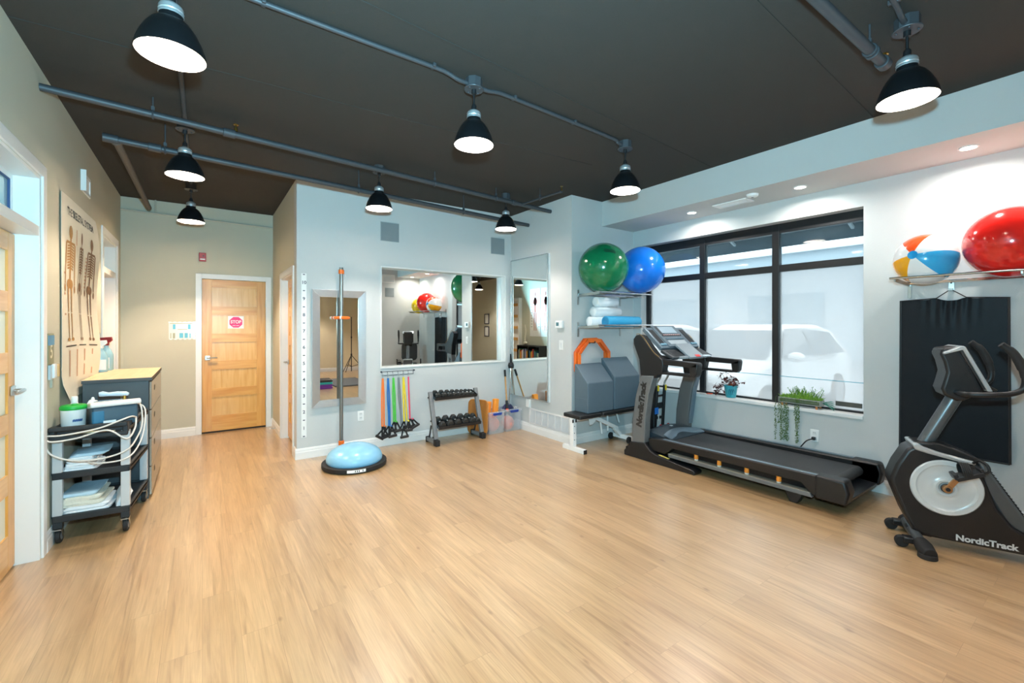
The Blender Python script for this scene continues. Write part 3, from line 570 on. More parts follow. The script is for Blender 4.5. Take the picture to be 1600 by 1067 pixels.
# folded cloths, one object each
def cloth(label, x, y, z, w, d, h, m, seed, group, rz=0., skew=0.):
    rnd = random.Random(seed); t = MB()
    def wob(a, b, c): return noise.noise(Vector((a*9+seed, b*9, c*30+seed)))*.008
    nu, nv = 12, 10; vs = []; fs = []
    prof = [(1,0),(1.02,.25),(1.03,.5),(1.02,.75),(1,1)]
    for k,(sc,zz) in enumerate(prof):
        for i in range(44):
            a = 2*PI*i/44; ca, sa = math.cos(a), math.sin(a); e = .22
            px = math.copysign(abs(ca)**e, ca)*w/2*sc+skew*zz; py = math.copysign(abs(sa)**e, sa)*d/2*sc
            vs.append((px+wob(px,py,zz), py+wob(py,px,zz), zz*h+wob(px*2,py*2,zz)*.6*(zz > 0)))
    for k in range(4):
        for i in range(44): fs.append((k*44+i, k*44+(i+1)%44, (k+1)*44+(i+1)%44, (k+1)*44+i))
    fs += [tuple(range(44))[::-1], tuple(4*44+i for i in range(44))]
    t.add(vs, fs); o = t.build('folded_cloth', m, None, angle=60); o.location = on_cart(x, y, z); o.rotation_euler = (0,0,CZ+rz)
    return tag(o, label, 'cloth', group)
M_SH = mat('sheet_white','e6e8ea',.8,bump=.2,bscale=40); M_CR = mat('towel_cream','ddd8c8',.9,bump=.4,bscale=90); M_PB = mat('sheet_blue','b9d3e2',.7,bump=.2,bscale=40)
z = .4655
for k in range(5):
    h = .019; cloth('folded white sheet on the cart middle shelf, %s of the small stack' % ['lowest','second from the bottom','middle one','second from the top','topmost white one'][k], -.075+.004*(k%2), -.17, z, .17-.010*k, .24, h, M_SH, k, 'folded sheets on the middle cart shelf', .03*(k-2)); z += h+.001
cloth('pale blue sheet lying on top of the small stack on the middle shelf', -.05, -.17, z, .185, .23, .022, M_PB, 9, 'folded sheets on the middle cart shelf', .12, .03)
z = .1755
for k,(h,m,nm) in enumerate([(.026,M_SH,'lowest white sheet'),(.026,M_SH,'second white sheet'),(.030,M_CR,'lower cream towel'),(.034,M_CR,'upper cream towel'),(.026,M_PB,'pale blue sheet on top')]):
    cloth('folded %s in the larger stack on the cart bottom shelf' % nm, -.045-.01*k, -.16, z, .24-.012*k, .27, h, m, 20+k, 'folded cloths on the bottom cart shelf', .05*(k%2), .02); z += h+.001
cloth('small crumpled white cloth leaning at the right end of the bottom shelf stack', .115, -.15, .1755, .065, .22, .085, M_SH, 40, 'folded cloths on the bottom cart shelf', .25, .03)
# ------------------------------------------------------------------ hall wall
t = thing('stop_notice', 'white paper with a pink STOP octagon on the hall door', 'notice', (.388,YH+.0235,1.523))
MB().box(-.095,.095,-.0015,0,-.088,.088).build('paper', M_WHITE, t, smooth=False)
MB().prism([(.074*math.cos(PI/8+k*PI/4)*1.12,.081*math.sin(PI/8+k*PI/4)) for k in range(8)], 'y', -.0025, -.0015).build('octagon', mat('stop_pink','d8327c',.5,var=.08), t, smooth=False)
text('lettering', 'STOP', .062, M_WHITE, t, (0,-.0027,.004), (1,0,0), (0,0,1), .03, sx=.86)
MB().box(-.040,-.004,-.0031,-.0025,-.051,-.041).box(.003,.038,-.0031,-.0025,-.051,-.041).build('small_print', mat('print_pink_white','efc9d6',.5), t, smooth=False)
t = thing('fire_alarm', 'small red fire alarm box above the hall door', 'alarm', (.003,YH,2.404)); MB().box(-.04,.04,-.035,0,-.058,.058).build('housing', mat('alarm_red','a3121c',.4), t, bevel=.005); MB().box(-.028,.028,-.040,-.034,-.038,-.022).build('strobe', M_WHITE, t, bevel=.002); MB().cyl((.008,-.034,.015),(.008,-.037,.015),.010).build('horn', M_BLACK, t)
t = thing('schedule_sheet', 'laminated sheet with blue blocks taped to the hall wall', 'notice', (-.218,YH,1.408)); MB().box(-.142,.142,-.003,0,-.112,.115).build('sheet', mat('laminate_clear','dfe0da',.12), t, smooth=False)
bl = mat('sheet_blue_block','66b8d2',.5)
for a,b,c,e in ((-.10,-.07,.02,.085),(.06,.09,.02,.085),(-.03,.01,-.095,-.03),(.025,.06,-.095,-.03),(.078,.09,-.095,-.035)): MB().box(a,b,-.0042,-.003,c,e).build('blue_block', bl, t, smooth=False)
MB().box(-.13,.12,-.004,-.003,.09,.10).box(-.05,.055,-.004,-.003,.013,.022).box(-.125,-.115,-.004,-.003,-.1,-.03).box(-.1,-.075,-.004,-.003,-.1,-.03).build('printed_lines', mat('sheet_grey','a9aa92',.6), t, smooth=False)
tp = MB()
for k in range(6): tp.cbox((-.13+.052*k,-.004,.113), (.03,.001,.012))
for k in range(6): tp.cbox((-.12+.05*k,-.004,-.112), (.026,.001,.014)); tp.cbox((.14,-.004,-.09+.036*k), (.016,.001,.02))
tp.build('tape', mat('tape_shine','f4f6f6',.1), t, smooth=False)
t = thing('door_stop', 'small steel spring door stop on the passage baseboard', 'door stop', (XR-.016,6.86,.055)); MB().cyl((0,0,0),(-.06,0,0),.006).build('spring', M_STEEL, t); MB().cyl((-.06,0,0),(-.075,0,0),.009).build('tip', M_WHITE, t)
# ------------------------------------------------------------------ mirror wall
rl_ = thing('height_ruler', 'white vertical strip numbered 1 to 10 at the left end of the mirror wall', 'ruler', (.920,YM,.234)); L_ = 1.82
MB().box(-.026,.026,-.002,0,0,L_).build('strip', M_WHITE, rl_, smooth=False)
tk = MB(); bold = MB()
for k in range(11):
    z = .012+(L_-.024)*k/10; (bold if k == 5 else tk).box(-.011,.011,-.003,-.002,z-.005,z+.005)
tk.build('tick_marks', mat('print_dark','33344a',.6), rl_, smooth=False); bold.build('middle_tick', M_INK, rl_, smooth=False)
for k in range(10): text('number', str(k+1), .05, mat('print_dark','33344a',.6), rl_, (0,-.0025,.012+(L_-.024)*(k+.5)/10), (1,0,0), (0,0,1), .02)
def framed_mirror(name, label, cx, z0, z1, w, fw, m, dep):
    t = thing(name, label, 'mirror', (cx,YM,(z0+z1)/2)); h = z1-z0; W, Hh = w/2, h/2
    for pts in ([(-W,-Hh),(W,-Hh),(W-fw,-Hh+fw),(-W+fw,-Hh+fw)], [(W,-Hh),(W,Hh),(W-fw,Hh-fw),(W-fw,-Hh+fw)], [(W,Hh),(-W,Hh),(-W+fw,Hh-fw),(W-fw,Hh-fw)], [(-W,Hh),(-W,-Hh),(-W+fw,-Hh+fw),(-W+fw,Hh-fw)]):
        v = [(x,0,z) for x,z in pts]+[(pts[0][0],-dep,pts[0][1]),(pts[1][0],-dep,pts[1][1]),(pts[2][0],-dep*.7,pts[2][1]),(pts[3][0],-dep*.7,pts[3][1])]
        MB().add(v, [(0,1,2,3),(7,6,5,4),(0,4,5,1),(1,5,6,2),(2,6,7,3),(3,7,4,0)]).build('frame_side', m, t, smooth=False, bevel=.002)
    MB().box(-W+fw-.004,W-fw+.004,-dep*.4,-dep*.3,-Hh+fw-.004,Hh-fw+.004).build('glass', M_MIRROR, t, smooth=False); return t
framed_mirror('framed_mirror', 'tall silver framed mirror hanging behind the steel pole', 1.296, .548, 1.884, .594, .084, mat('silver_frame','c4c6c8',.28,.75,var=.05,nscale=30), .035)
bm = thing('wall_mirror', 'wide white edged wall mirror above the coloured exercise bands', 'mirror', (2.702,YM,1.578)); BW, BH = .925, .628
e = MB()
for a,b,c,d in ((-BW,BW,BH-.014,BH),(-BW,BW,-BH,-BH+.014),(-BW,-BW+.014,-BH+.014,BH-.014),(BW-.014,BW,-BH+.014,BH-.014)): e.box(a,b,-.012,.003,c,d)
e.build('white_edge', M_TRIM, bm, smooth=False, bevel=.002)
g = MB().box(-BW+.002,BW-.002,.100,.104,-BH+.003,BH-.003).build('glass', M_MIRROR, bm, smooth=False); MB().box(-BW+.001,BW-.001,.004,.099,-BH+.001,-BH+.006).box(BW-.007,BW-.001,.004,.099,-BH+.007,BH-.007).box(-BW+.001,-BW+.007,.004,.099,-BH+.007,BH-.007).box(-BW+.001,BW-.001,.004,.099,BH-.006,BH-.001).build('reveal', M_TRIM, bm, smooth=False); g.rotation_euler = (0,0,math.radians(BMROT)); 
pl = thing('steel_pole', 'vertical brushed steel pole with orange rings in front of the framed mirror', 'pole', (1.300,YM-.075,.09))
MB().cyl((0,0,0),(0,0,2.05),.021,n=24).build('tube', mat('pole_steel','8f8f8c',.32,.85,var=.04), pl)
for z in (.045,2.0): MB().lathe([(.0215,z-.024),(.031,z-.022),(.031,z+.022),(.0215,z+.024)]).build('orange_collar', M_ORANGE, pl)
MB().box(-.006,.006,.02,.072,2.0,2.02).box(-.006,.006,.02,.072,.035,.055).build('wall_bracket', M_STEEL, pl)
r = MB().tube([(.085*math.cos(2*PI*k/28)*.9-.0,.055*math.sin(2*PI*k/28)-.01,1.475) for k in range(28)], .0165, 10, closed=True).build('sliding_ring', M_ORANGE, pl)
MB().tube([(.0865*math.cos(a)*.9,.0565*math.sin(a)-.0115,1.475) for a in [PI*.86+.07*k for k in range(10)]], .0175, 10).tube([(.0865*math.cos(a)*.9,.0565*math.sin(a)-.0115,1.475) for a in [PI*1.36+.07*k for k in range(4)]], .0175, 10).build('white_grip', M_WHITE, r)
def outlet(label, o, xd, plug=False):
    X = Vector(xd); Y = Vector((0,0,1)); Z = X.cross(Y); R = Matrix((X,Y,Z)).transposed(); t = thing('wall_outlet', label, 'outlet', o, 0)
    MB().cbox(Z*.003, (.074,.118,.006), R).build('cover_plate', M_WHITE, t, bevel=.003)
    for q in (-1,1): MB().cbox(Y*(q*.024)+Z*.007, (.034,.036,.003), R).build('socket', mat('socket_white','dcdcda',.4), t, bevel=.004)
    s_ = MB()
    for q in (-1,1):
        for x in (-.007,.007): s_.cbox(Y*(q*.024+.004)+X*x+Z*.009, (.003,.010,.001), R)
    s_.build('slots', M_BLACK, t, smooth=False); return t
outlet('white outlet on the mirror wall below the silver framed mirror', (1.540,YM,.400), (1,0,0))
for lb, x0, x1, z0, z1 in (('square grey wall speaker to the left, above the big mirror', 1.778,2.013,2.515,2.75), ('square grey wall speaker in the corner, above the mirror end', 3.375,3.61,2.51,2.74)):
    t = thing('wall_speaker', lb, 'speaker', ((x0+x1)/2,YM,(z0+z1)/2)); w = (x1-x0)/2
    MB().box(-w,w,-.006,0,-w,w).build('frame', mat('speaker_grey','9ba3a4',.6), t, smooth=False); MB().box(-w+.008,w-.008,-.009,-.006,-w+.008,w-.008).build('grille', mat('speaker_mesh','8f9799',.8,bump=.6,bscale=500), t, smooth=False)
# band rack: wire frame, one band per hook
rk = thing('wire_rack', 'narrow black wire rack screwed to the wall under the big mirror', 'rack', (1.99,YM,.89)); rb = MB()
rb.tube([(-.215,-.025,.020),(.215,-.025,.020)], .004, 8).tube([(-.205,-.025,-.024),(.205,-.025,-.024)], .0035, 8)
for k in range(7): x = -.20+.40*k/6; rb.tube([(x,-.025,.020),(x,-.025,-.024)], .003, 6)
for x in (-.21,.21): rb.cyl((x,0,.02),(x,-.03,.02),.006).cyl((x,-.024,.02),(x,-.034,.02),.011)
rb.build('wire_frame', mat('wire_dark','4b525a',.4,.6), rk)
def band(label, x, col, two, spread, zb, hang, hx=0., gh=.11, tw=0.):
    """exercise band looped over a hook: tubing pieces, carabiner and stirrup handles"""
    t = thing('exercise_band', label, 'exercise band', (x,YM-.03,.862), 0, 'exercise bands on the wire rack'); m = mat('band_'+col, col, .4, var=.03); dz = zb-.862
    R_ = [(.0+.010*math.cos(a),.0,.012+.014*math.sin(a)) for a in [2*PI*k/14 for k in range(14)]]
    MB().tube(R_, .003, 8, closed=True).tube([(.0,-.002,-.002),(.002,-.002,-.03)], .0075, 8).build('carabiner', M_STEEL, t)
    for q in ((-1,1) if two else (0,)):
        pts = [(.003*q,-.004,-.03),(.012*q+hx*.3+tw*q,-.008,dz*.4),(spread*q*.9+hx*.8-tw*q,-.012,dz*.75),(spread*q+hx,-.016,dz)]
        MB().tube(pts, .0092 if two else .0095, 10, smooth=6).build('tubing', m, t)
    for i,(hxx, tilt, yy) in enumerate(hang):
        p = Vector((hxx,-.028-.012*i-yy,dz)); c, s = math.cos(tilt), math.sin(tilt); R2 = Matrix.Rotation(-tilt, 3, 'Y')
        h = MB().beam(p+R2@Vector((0,0,.005)), p+R2@Vector((-.040,0,-gh)), .020, .004, (0,1,0)).beam(p+R2@Vector((0,0,.005)), p+R2@Vector((.040,0,-gh)), .020, .004, (0,1,0)).build('webbing', M_RUBBER, t, smooth=False)
        MB().tube([p+R2@Vector((-.052,0,-gh)), p+R2@Vector((.052,0,-gh))], .0165, 12).build('foam_grip', M_BLACK, h, bevel=.003)
        MB().sphere(p+Vector((0,0,.004)), .011, 10, 8).build('band_stop', m, h)
band('orange doubled exercise band, leftmost on the wire rack', 1.795, 'f47a1e', True, .014, .255, [(-.012,.25,0),(.014,-.55,.025)], .0, .14)
band('blue doubled exercise band, second on the wire rack', 1.860, '1769b5', True, .008, .250, [(.006,-.35,.0),(.022,.12,.03)], .014, .12)
band('green exercise band on the wire rack between the blue and grey ones', 1.928, '4fc43a', True, .012, .292, [(.0,-.08,0),(.020,.14,.02)], .012, .11)
band('thin grey exercise band on the wire rack between the green and yellow ones', 1.993, '7d8084', True, .006, .24, [(.045,.05,.045)], .035, .14)
band('yellow forked exercise band on the wire rack, second from the right', 2.058, 'f0d51c', True, .018, .285, [(.0,-.16,.0),(.040,.0,.03)], .022, .11)
band('pink exercise band, rightmost on the wire rack', 2.122, 'ee4266', False, .0, .305, [(.012,.20,.0),(.030,.42,.03)], .016, .10)
# half ball balance trainer
bo = thing('balance_trainer', 'pale blue half ball balance trainer on a black base on the floor', 'balance trainer', (1.315,4.745,0), math.radians(8))
oct_ = [(.325*math.cos(a)*1.0,.325*math.sin(a)) for a in [2*PI*k/40 for k in range(40)]]
MB().prism(oct_, 'z', .010, .052).prism([(x*.93,y*.93) for x,y in oct_], 'z', 0, .010).build('platform', M_RUBBER, bo, bevel=.006, angle=30)
MB().lathe([(.272,.050),(.281,.062),(.282,.078)]+[(.282*math.cos(a),.078+.155*math.sin(a)) for a in [PI/2*k/16 for k in range(1,16)]]+[(0,.233)], n=56, cap=False).build('dome', mat('dome_blue','7fb8d8',.26,var=.03,coat=.3), bo, angle=80)
lg = MB()
for k in range(10):
    a0, a1 = PI*1.30+.055*k, PI*1.30+.055*(k+1); lg.add([(.3262*math.cos(a),.3262*math.sin(a),z) for a,z in ((a0,.018),(a1,.018),(a1,.046),(a0,.046))], [(0,1,2,3)])
lg.build('printed_label', M_WHITE, bo, smooth=False)
lg = MB()
for k in (4,5,6,8):
    a0, a1 = PI*1.30+.055*k+.01, PI*1.30+.055*(k+1)-.02; lg.add([(.3270*math.cos(a),.3270*math.sin(a),z) for a,z in ((a0,.024),(a1,.024),(a1,.041),(a0,.041))], [(0,1,2,3)])
lg.build('label_print', M_BLACK, bo, smooth=False)
# ------------------------------------------------------------------ dumbbell rack
RX0, RX1 = 2.345, 3.0
dr = thing('dumbbell_rack', 'grey steel two tier dumbbell rack with black trays', 'rack', (2.67,5.07,0)); ox, oy = 2.67, 5.07
for x, nm in ((RX0,-1),(RX1,1)):
    u = MB().beam((x-ox,4.935-oy,.075),(x-ox,5.105-oy,.640), .052, .04, (0,1,0)).build('upright', M_GREYM, dr, bevel=.004)
    f = MB().beam((x-ox,4.93-oy,.042),(x-ox,5.17-oy,.042), .05, .045).build('foot', M_GREYM, dr, bevel=.004)
    MB().box(x-ox-.029,x-ox+.029,4.875-oy,4.955-oy,0,.075).build('foot_cap', M_RUBBER, f, bevel=.008); MB().box(x-ox-.029,x-ox+.029,5.155-oy,5.185-oy,0,.072).build('foot_cap', M_RUBBER, f, bevel=.008)
    MB().beam((x-ox,5.13-oy,.06),(x-ox,5.075-oy,.22),.02,.012,(1,0,0)).build('gusset', M_BLACKM, f)
    bt = MB()
    for z, y in ((.10,4.96),(.29,5.02),(.57,5.10)): bt.cyl((x-ox+nm*.022,y-oy,z),(x-ox+nm*.034,y-oy,z),.010,n=8)
    bt.build('bolts', M_BLACKM, u)
def tray(z, yc, d, tilt):
    R = Matrix.Rotation(tilt, 3, 'X'); m = MB(); c = Vector((0,yc-oy,z)); w = RX1-RX0-.052
    m.cbox(c, (w,d,.004), R).cbox(c+R@Vector((0,-d/2,.018)), (w,.004,.04), R).cbox(c+R@Vector((0,d/2,.014)), (w,.004,.032), R)
    m.cbox(c+R@Vector((-w/2+.002,0,.016)), (.004,d,.036), R).cbox(c+R@Vector((w/2-.002,0,.016)), (.004,d,.036), R)
    m.build('tray', M_BLACKM, dr, smooth=False, bevel=.001); return c+Vector((ox,oy,0)), R
cu_, Ru = tray(.565, 5.085, .165, math.radians(16)); cl_, Rl = tray(.225, 5.0, .20, math.radians(16))
M_HEX = mat('hex_rubber','2b2a28',.5,var=.12)
def dumbbell(label, c, R, x, s, hl, gap, group):
    t = thing('dumbbell', label, 'dumbbell', c+R@Vector((x,0,.005+s*.866)), 0, group); t.rotation_euler = R.to_euler()
    hexa = [(s*math.cos(k*PI/3), s*math.sin(k*PI/3)) for k in range(6)]
    hd = MB()
    for q in (-1,1):
        a, b = q*gap/2, q*(gap/2+hl); n = MB().prism(hexa, 'y', a, b); n.build('hex_head', M_HEX, t, bevel=s*.16, seg=2, angle=25)
    MB().tube([(0,-gap/2,0),(0,-gap/4,0),(0,gap/4,0),(0,gap/2,0)], [.012,.015,.015,.012], 12).build('grip', M_CHROME, t)
WT = ['first','second','third','fourth','fifth','sixth','seventh','eighth']
x = -.268
for k in range(6):
    s = [.054,.058,.056,.055,.052,.044][k]; dumbbell('black hex dumbbell on the lower tray, %s from the left' % WT[k], cl_, Rl, [-.245,-.140,-.031,.075,.175,.262][k], s*.86, .048, .085, 'dumbbells on the lower tray')
for k in range(8):
    s = [.044,.043,.040,.038,.035,.032,.030,.026][k]; dumbbell('small black hex dumbbell on the upper tray, %s from the left' % WT[k], cu_, Ru, [-.252,-.165,-.083,-.007,.064,.131,.193,.25][k], s*.9, .04, .06, 'dumbbells on the upper tray')
# wobble board, storage bins, balls, foam blocks and poles in the corner
wb = thing('wobble_board', 'varnished wooden rounded board standing between the rack and the clear bins', 'board', (3.052,5.135,0), math.radians(-61))
MB().prism(rrect(.31,.47,.07,6,0,.235), 'y', -.012,.012).build('board', wood('varnished_ply','9a5a22','bd7a36','z',.3), wb, bevel=.004); MB().prism(rrect(.311,.471,.07,6,0,.235), 'y', -.004,.004).build('ply_edge', mat('ply_edge','d2a267',.5), wb)
wb.rotation_euler = (math.radians(-4),0,math.radians(-61)) 
M_BIN = bpy.data.materials.new('clear_bin'); M_BIN.use_nodes = True
nt = M_BIN.node_tree; N = nt.nodes; N.remove(N['Principled BSDF']); tr_ = N.new('ShaderNodeBsdfTransparent'); tr_.inputs[0].default_value = (.97,.98,.99,1); df_ = N.new('ShaderNodeBsdfDiffuse'); df_.inputs[0].default_value = lin('eef0f2'); gl_ = N.new('ShaderNodeBsdfGlossy'); gl_.inputs['Roughness'].default_value = .15
m1 = N.new('ShaderNodeMixShader'); m1.inputs[0].default_value = .22; nt.links.new(tr_.outputs[0], m1.inputs[1]); nt.links.new(df_.outputs[0], m1.inputs[2]); m2 = N.new('ShaderNodeMixShader'); m2.inputs[0].default_value = .06; nt.links.new(m1.outputs[0], m2.inputs[1]); nt.links.new(gl_.outputs[0], m2.inputs[2]); nt.links.new(m2.outputs[0], N['Material Output'].inputs[0])
M_NAVY = mat('navy_plastic','1d3c92',.35)
def bin_(label, x0, x1, y0, y1, h):
    cx, cy = (x0+x1)/2, (y0+y1)/2; t = thing('storage_bin', label, 'bin', (cx,cy,0)); w, d = (x1-x0)/2, (y1-y0)/2; k = .92; th = .003
    def wallq(p): return p
    mb = MB(); lo = [(-w*k,-d*k),(w*k,-d*k),(w*k,d*k),(-w*k,d*k)]; hi = [(-w,-d),(w,-d),(w,d),(-w,d)]
    v = [(x,y,0) for x,y in lo]+[(x,y,h) for x,y in hi]; v2 = [(x*(1-th/w),y*(1-th/d),th) for x,y in lo]+[(x*(1-th/w),y*(1-th/d),h) for x,y in hi]
    mb.add(v+v2, [(0,3,2,1)]+[(i,(i+1)%4,4+(i+1)%4,4+i) for i in range(4)]+[(8,9,10,11)]+[(8+i,12+i,12+(i+1)%4,8+(i+1)%4) for i in range(4)]+[(4+i,4+(i+1)%4,12+(i+1)%4,12+i) for i in range(4)])
    mb.build('tub', M_BIN, t, smooth=False)
    r = MB(); 
    for a in range(4):
        p, q = hi[a], hi[(a+1)%4]; r.beam((p[0]*1.01,p[1]*1.01,h-.008),(q[0]*1.01,q[1]*1.01,h-.008), .014, .016)
    r.build('rim', M_BIN, t, smooth=False)
    for q in (-1,1): MB().prism([(-.075,.0),(.075,.0),(.062,-.034),(-.062,-.034)], 'y', -.008,.008).build('latch_handle', M_NAVY, t, bevel=.005).location = (0,q*(d+.016),h-.012)
    return t
bin_('clear plastic bin with blue latches nearest the dumbbell rack', 3.155,3.41,5.0,5.262,.30); bin_('clear plastic bin with blue latches in the corner holding a salmon ball', 3.43,3.70,5.0,5.262,.31)
M_SALM = mat('salmon_ball','e87a5e',.4,var=.05); M_DBALL = mat('navy_ball','2a2c55',.35,var=.04)
def ball(name, label, c, r, m, cat='ball', group=None, valve=None):
    t = thing(name, label, cat, (c[0],c[1],c[2]-r), 0, group); MB().sphere((0,0,r), r, 48, 28).build('shell', m, t, angle=180)
    if valve: v = Vector(valve).normalized(); MB().cyl(Vector((0,0,r))+v*(r-.003), Vector((0,0,r))+v*(r+.002), .009, n=12).build('valve', M_WHITE, t)
    return t
ball('exercise_ball', 'salmon medicine ball inside the corner bin', (3.525,5.105,.105), .098, M_SALM); ball('exercise_ball', 'salmon medicine ball inside the bin nearest the rack', (3.285,5.125,.112), .102, M_SALM)
db = thing('balance_disc', 'dark navy air cushion disc standing upright in the corner bin', 'disc', (3.615,5.20,.215)); Rq = Matrix.Rotation(math.radians(62),3,'Y') @ Matrix.Rotation(math.radians(-25),3,'X')
MB().lathe([(0,-.03),(.08,-.032),(.13,-.022),(.142,0),(.13,.022),(.08,.032),(0,.03)], n=40, R=Matrix.Rotation(math.radians(75),3,'X')@Matrix.Rotation(.3,3,'Y'), cap=False).build('disc', M_DBALL, db, angle=60)
M_FOAM = mat('orange_foam','f79a35',.85,var=.03,bump=.2,bscale=120)
for k,(x,y,zz,rx,ry,lb) in enumerate([(3.262,5.20,.222,.06,.10,'left upright orange foam block poking out of the bin'),(3.325,5.12,.222,.0,.08,'taller upright orange foam block poking out of the bin')]):
    o = MB().box(-.038,.038,-.03,.03,0,[.19,.235][k]).build('foam_block', M_FOAM, None, bevel=.008); o.location = (x,y,zz); o.rotation_euler = (-rx,ry,.1); tag(o, lb, 'foam block', 'orange foam blocks in the bin')
o = MB().box(-.06,.06,-.045,.045,0,.045).build('foam_block', M_FOAM, None, bevel=.008); o.location = (3.245,5.065,.222); o.rotation_euler = (0,0,.3); tag(o, 'flat red orange foam block lying on top in the bin nearest the rack', 'foam block', 'orange foam blocks in the bin'); o.data.materials[0] = mat('red_foam','f0562c',.85)
def stick(name, label, a, b, r, m, extra=None):
    t = thing(name, label, 'pole', a); MB().tube([(0,0,0),Vector(b)-Vector(a)], r, 12).build('shaft', m, t)
    if extra: extra(t, Vector(b)-Vector(a))
def golfend(t, d): 
    MB().tube([d*.86,d], [.019,.023], 12).build('foam_grip', M_RUBBER, t); MB().tube([d*.80,d*.84,d*.88], [.034,.045,.034], 14).build('pad', M_BLACK, t, angle=80)
def orangeend(t, d): MB().tube([d*.02,d*.32], .019, 12).build('sleeve', M_BLACK, t); MB().tube([d*.08,d*.14], .022, 12).build('orange_stop', mat('stop_red','f2502a',.4), t); MB().tube([d*.85,d*1.0], .016, 12).build('end_grip', M_RUBBER, t)
stick('massage_pole', 'chrome pole with black padded top leaning in the corner', (3.60,5.20,.02), (3.705,5.255,1.06), .009, M_CHROME, golfend)
stick('wooden_pole', 'wooden pole with black sleeve and orange stop leaning in the corner', (3.50,5.06,.215), (3.60,5.275,.83), .011, mat('pole_wood','b98a52',.5), orangeend)
# ------------------------------------------------------------------ column wall: tall mirror, thermostat, switch, heater
cm = thing('wall_mirror', 'tall unframed mirror on the column wall beside the thermostat', 'mirror', (XC,4.83,1.445), 0); CY, CH = .425, .98
MB().box(-.03,-.001,-CY,CY,-CH,CH).build('backing', M_TRIM, cm, smooth=False)
e = MB()
for a,b,c,d in ((-CY,CY,CH-.012,CH),(-CY,CY,-CH,-CH+.012),(CY-.012,CY,-CH+.012,CH-.012),(-CY,-CY+.02,-CH+.012,CH-.012)): e.box(-.045,-.03,a,b,c,d)
e.build('bevelled_edge', mat('mirror_edge','cfd6d8',.15,.7), cm, smooth=False, bevel=.003)
g = MB().box(-.034,-.031,-CY+.02,CY-.012,-CH+.012,CH-.012).build('glass', M_MIRROR, cm, smooth=False); g.location = (-.006,0,0); g.rotation_euler = (0,0,math.radians(CMROT))
t = thing('thermostat', 'white thermostat with small dark screen above the light switch', 'thermostat', (XC,4.21,1.49)); MB().prism(rrect(.135,.098,.016), 'x', -.032, 0).build('body', M_WHITE, t, bevel=.006); MB().box(-.0335,-.031,-.005,.045,-.018,.027).build('screen', mat('lcd','49707a',.15), t, smooth=False)
t = thing('light_switch', 'white rocker light switch below the thermostat', 'switch', (XC,4.19,1.228)); MB().box(-.006,0,-.037,.037,-.062,.062).build('cover_plate', M_WHITE, t, bevel=.003); MB().box(-.010,-.006,-.017,.017,-.034,.034).build('rocker', mat('socket_white','dcdcda',.4), t, bevel=.002)
ht = thing('return_grille', 'long white return air grille above the baseboard of the column wall', 'grille', (XC,4.44,.226)); M_HT = mat('grille_white','dddcdb',.4)
MB().box(-.012,0,-.41,.41,.088,.105).box(-.012,0,-.41,.41,-.105,-.09).box(-.012,0,.395,.41,-.09,.088).box(-.012,0,-.41,-.395,-.09,.088).build('frame', M_HT, ht, smooth=False, bevel=.002)
s_ = MB()
for k in range(7): y = -.40+.80*k/6; s_.box(-.011,-.001,y-.008,y+.008,-.09,.088)
for k in range(70): y = -.395+.79*(k+.5)/70; s_.box(-.007,-.001,y-.0028,y+.0028,-.09,.088)
s_.build('fins', M_HT, ht, smooth=False); MB().box(-.0015,-.0005,-.395,.395,-.09,.088).build('backing', mat('grille_back','b7b9bb',.6), ht, smooth=False)
t = thing('cord_cover', 'short white box on the wall under the tall mirror', 'box', (XC,4.865,.395)); MB().box(-.03,0,-.035,.035,-.055,.062).build('body', M_WHITE, t, bevel=.004); MB().box(-.012,0,-.045,-.036,-.16,.06).build('channel', M_WHITE, t)
# ------------------------------------------------------------------ wall shelves with balls, rolls and mat
def wire_shelf(name, label, o, L, D, axis, br, m, rods=(.08,.36,.68)):
    """rail shelf; o = rear-left corner on the wall, L along the wall, D towards the room. axis: 'x' wall y=const facing -y, 'y' wall x=const facing -x"""
    t = thing(name, label, 'shelf', o)
    P = (lambda a, d, z: (a, -d, z)) if axis == 'x' else (lambda a, d, z: (-d, -a, z))
    r = MB()
    for d in [D*q for q in rods]: r.tube([P(0,d,-.012),P(L,d,-.012)], .006, 8)
    r.build('wire_rods', m, t); MB().tube([P(-.012,D,.014),P(L+.012,D,.014)], .0095, 12).build('front_rail', m, t); MB().tube([P(-.0,.012,.0),P(L,.012,.0)], .008, 8).build('rear_rail', m, t)
    for a in br:
        b = MB(); R = 1
        for q in (0,1): pass
        v = [P(a-.012,0.001,-.13),P(a+.012,0.001,-.13),P(a+.012,0.001,.05),P(a-.012,0.001,.05)]; w = [P(a-.012,.012,-.13),P(a+.012,.012,-.13),P(a+.012,.012,.05),P(a-.012,.012,.05)]
        b.add(v+w, [(0,1,2,3),(7,6,5,4),(0,4,5,1),(1,5,6,2),(2,6,7,3),(3,7,4,0)])
        b.beam(P(a,.012,-.018), P(a,D,.0), .012, .03)
        b.build('bracket', M_STEEL, t, smooth=False, bevel=.002)
    return t
wire_shelf('rail_shelf', 'upper chrome rail shelf in the alcove holding the green and blue balls', (3.835,YJ,1.868), .985, .365, 'x', (.0,.78), M_CHROME)
wire_shelf('rail_shelf', 'lower chrome rail shelf in the alcove holding the white rolls', (3.835,YJ,1.468), .985, .365, 'x', (.0,.78), M_CHROME)
M_GREEN = mat('green_ball','0b7448',.16,var=.03,coat=.25); M_BLUE = mat('blue_ball','1472d8',.16,var=.03,coat=.2)
gb = ball('exercise_ball', 'large glossy green exercise ball on the upper alcove shelf', (3.995,3.722,2.180), .302, M_GREEN)
ball('exercise_ball', 'large blue exercise ball on the upper alcove shelf beside the window', (4.60,3.635,2.189), .297, M_BLUE)
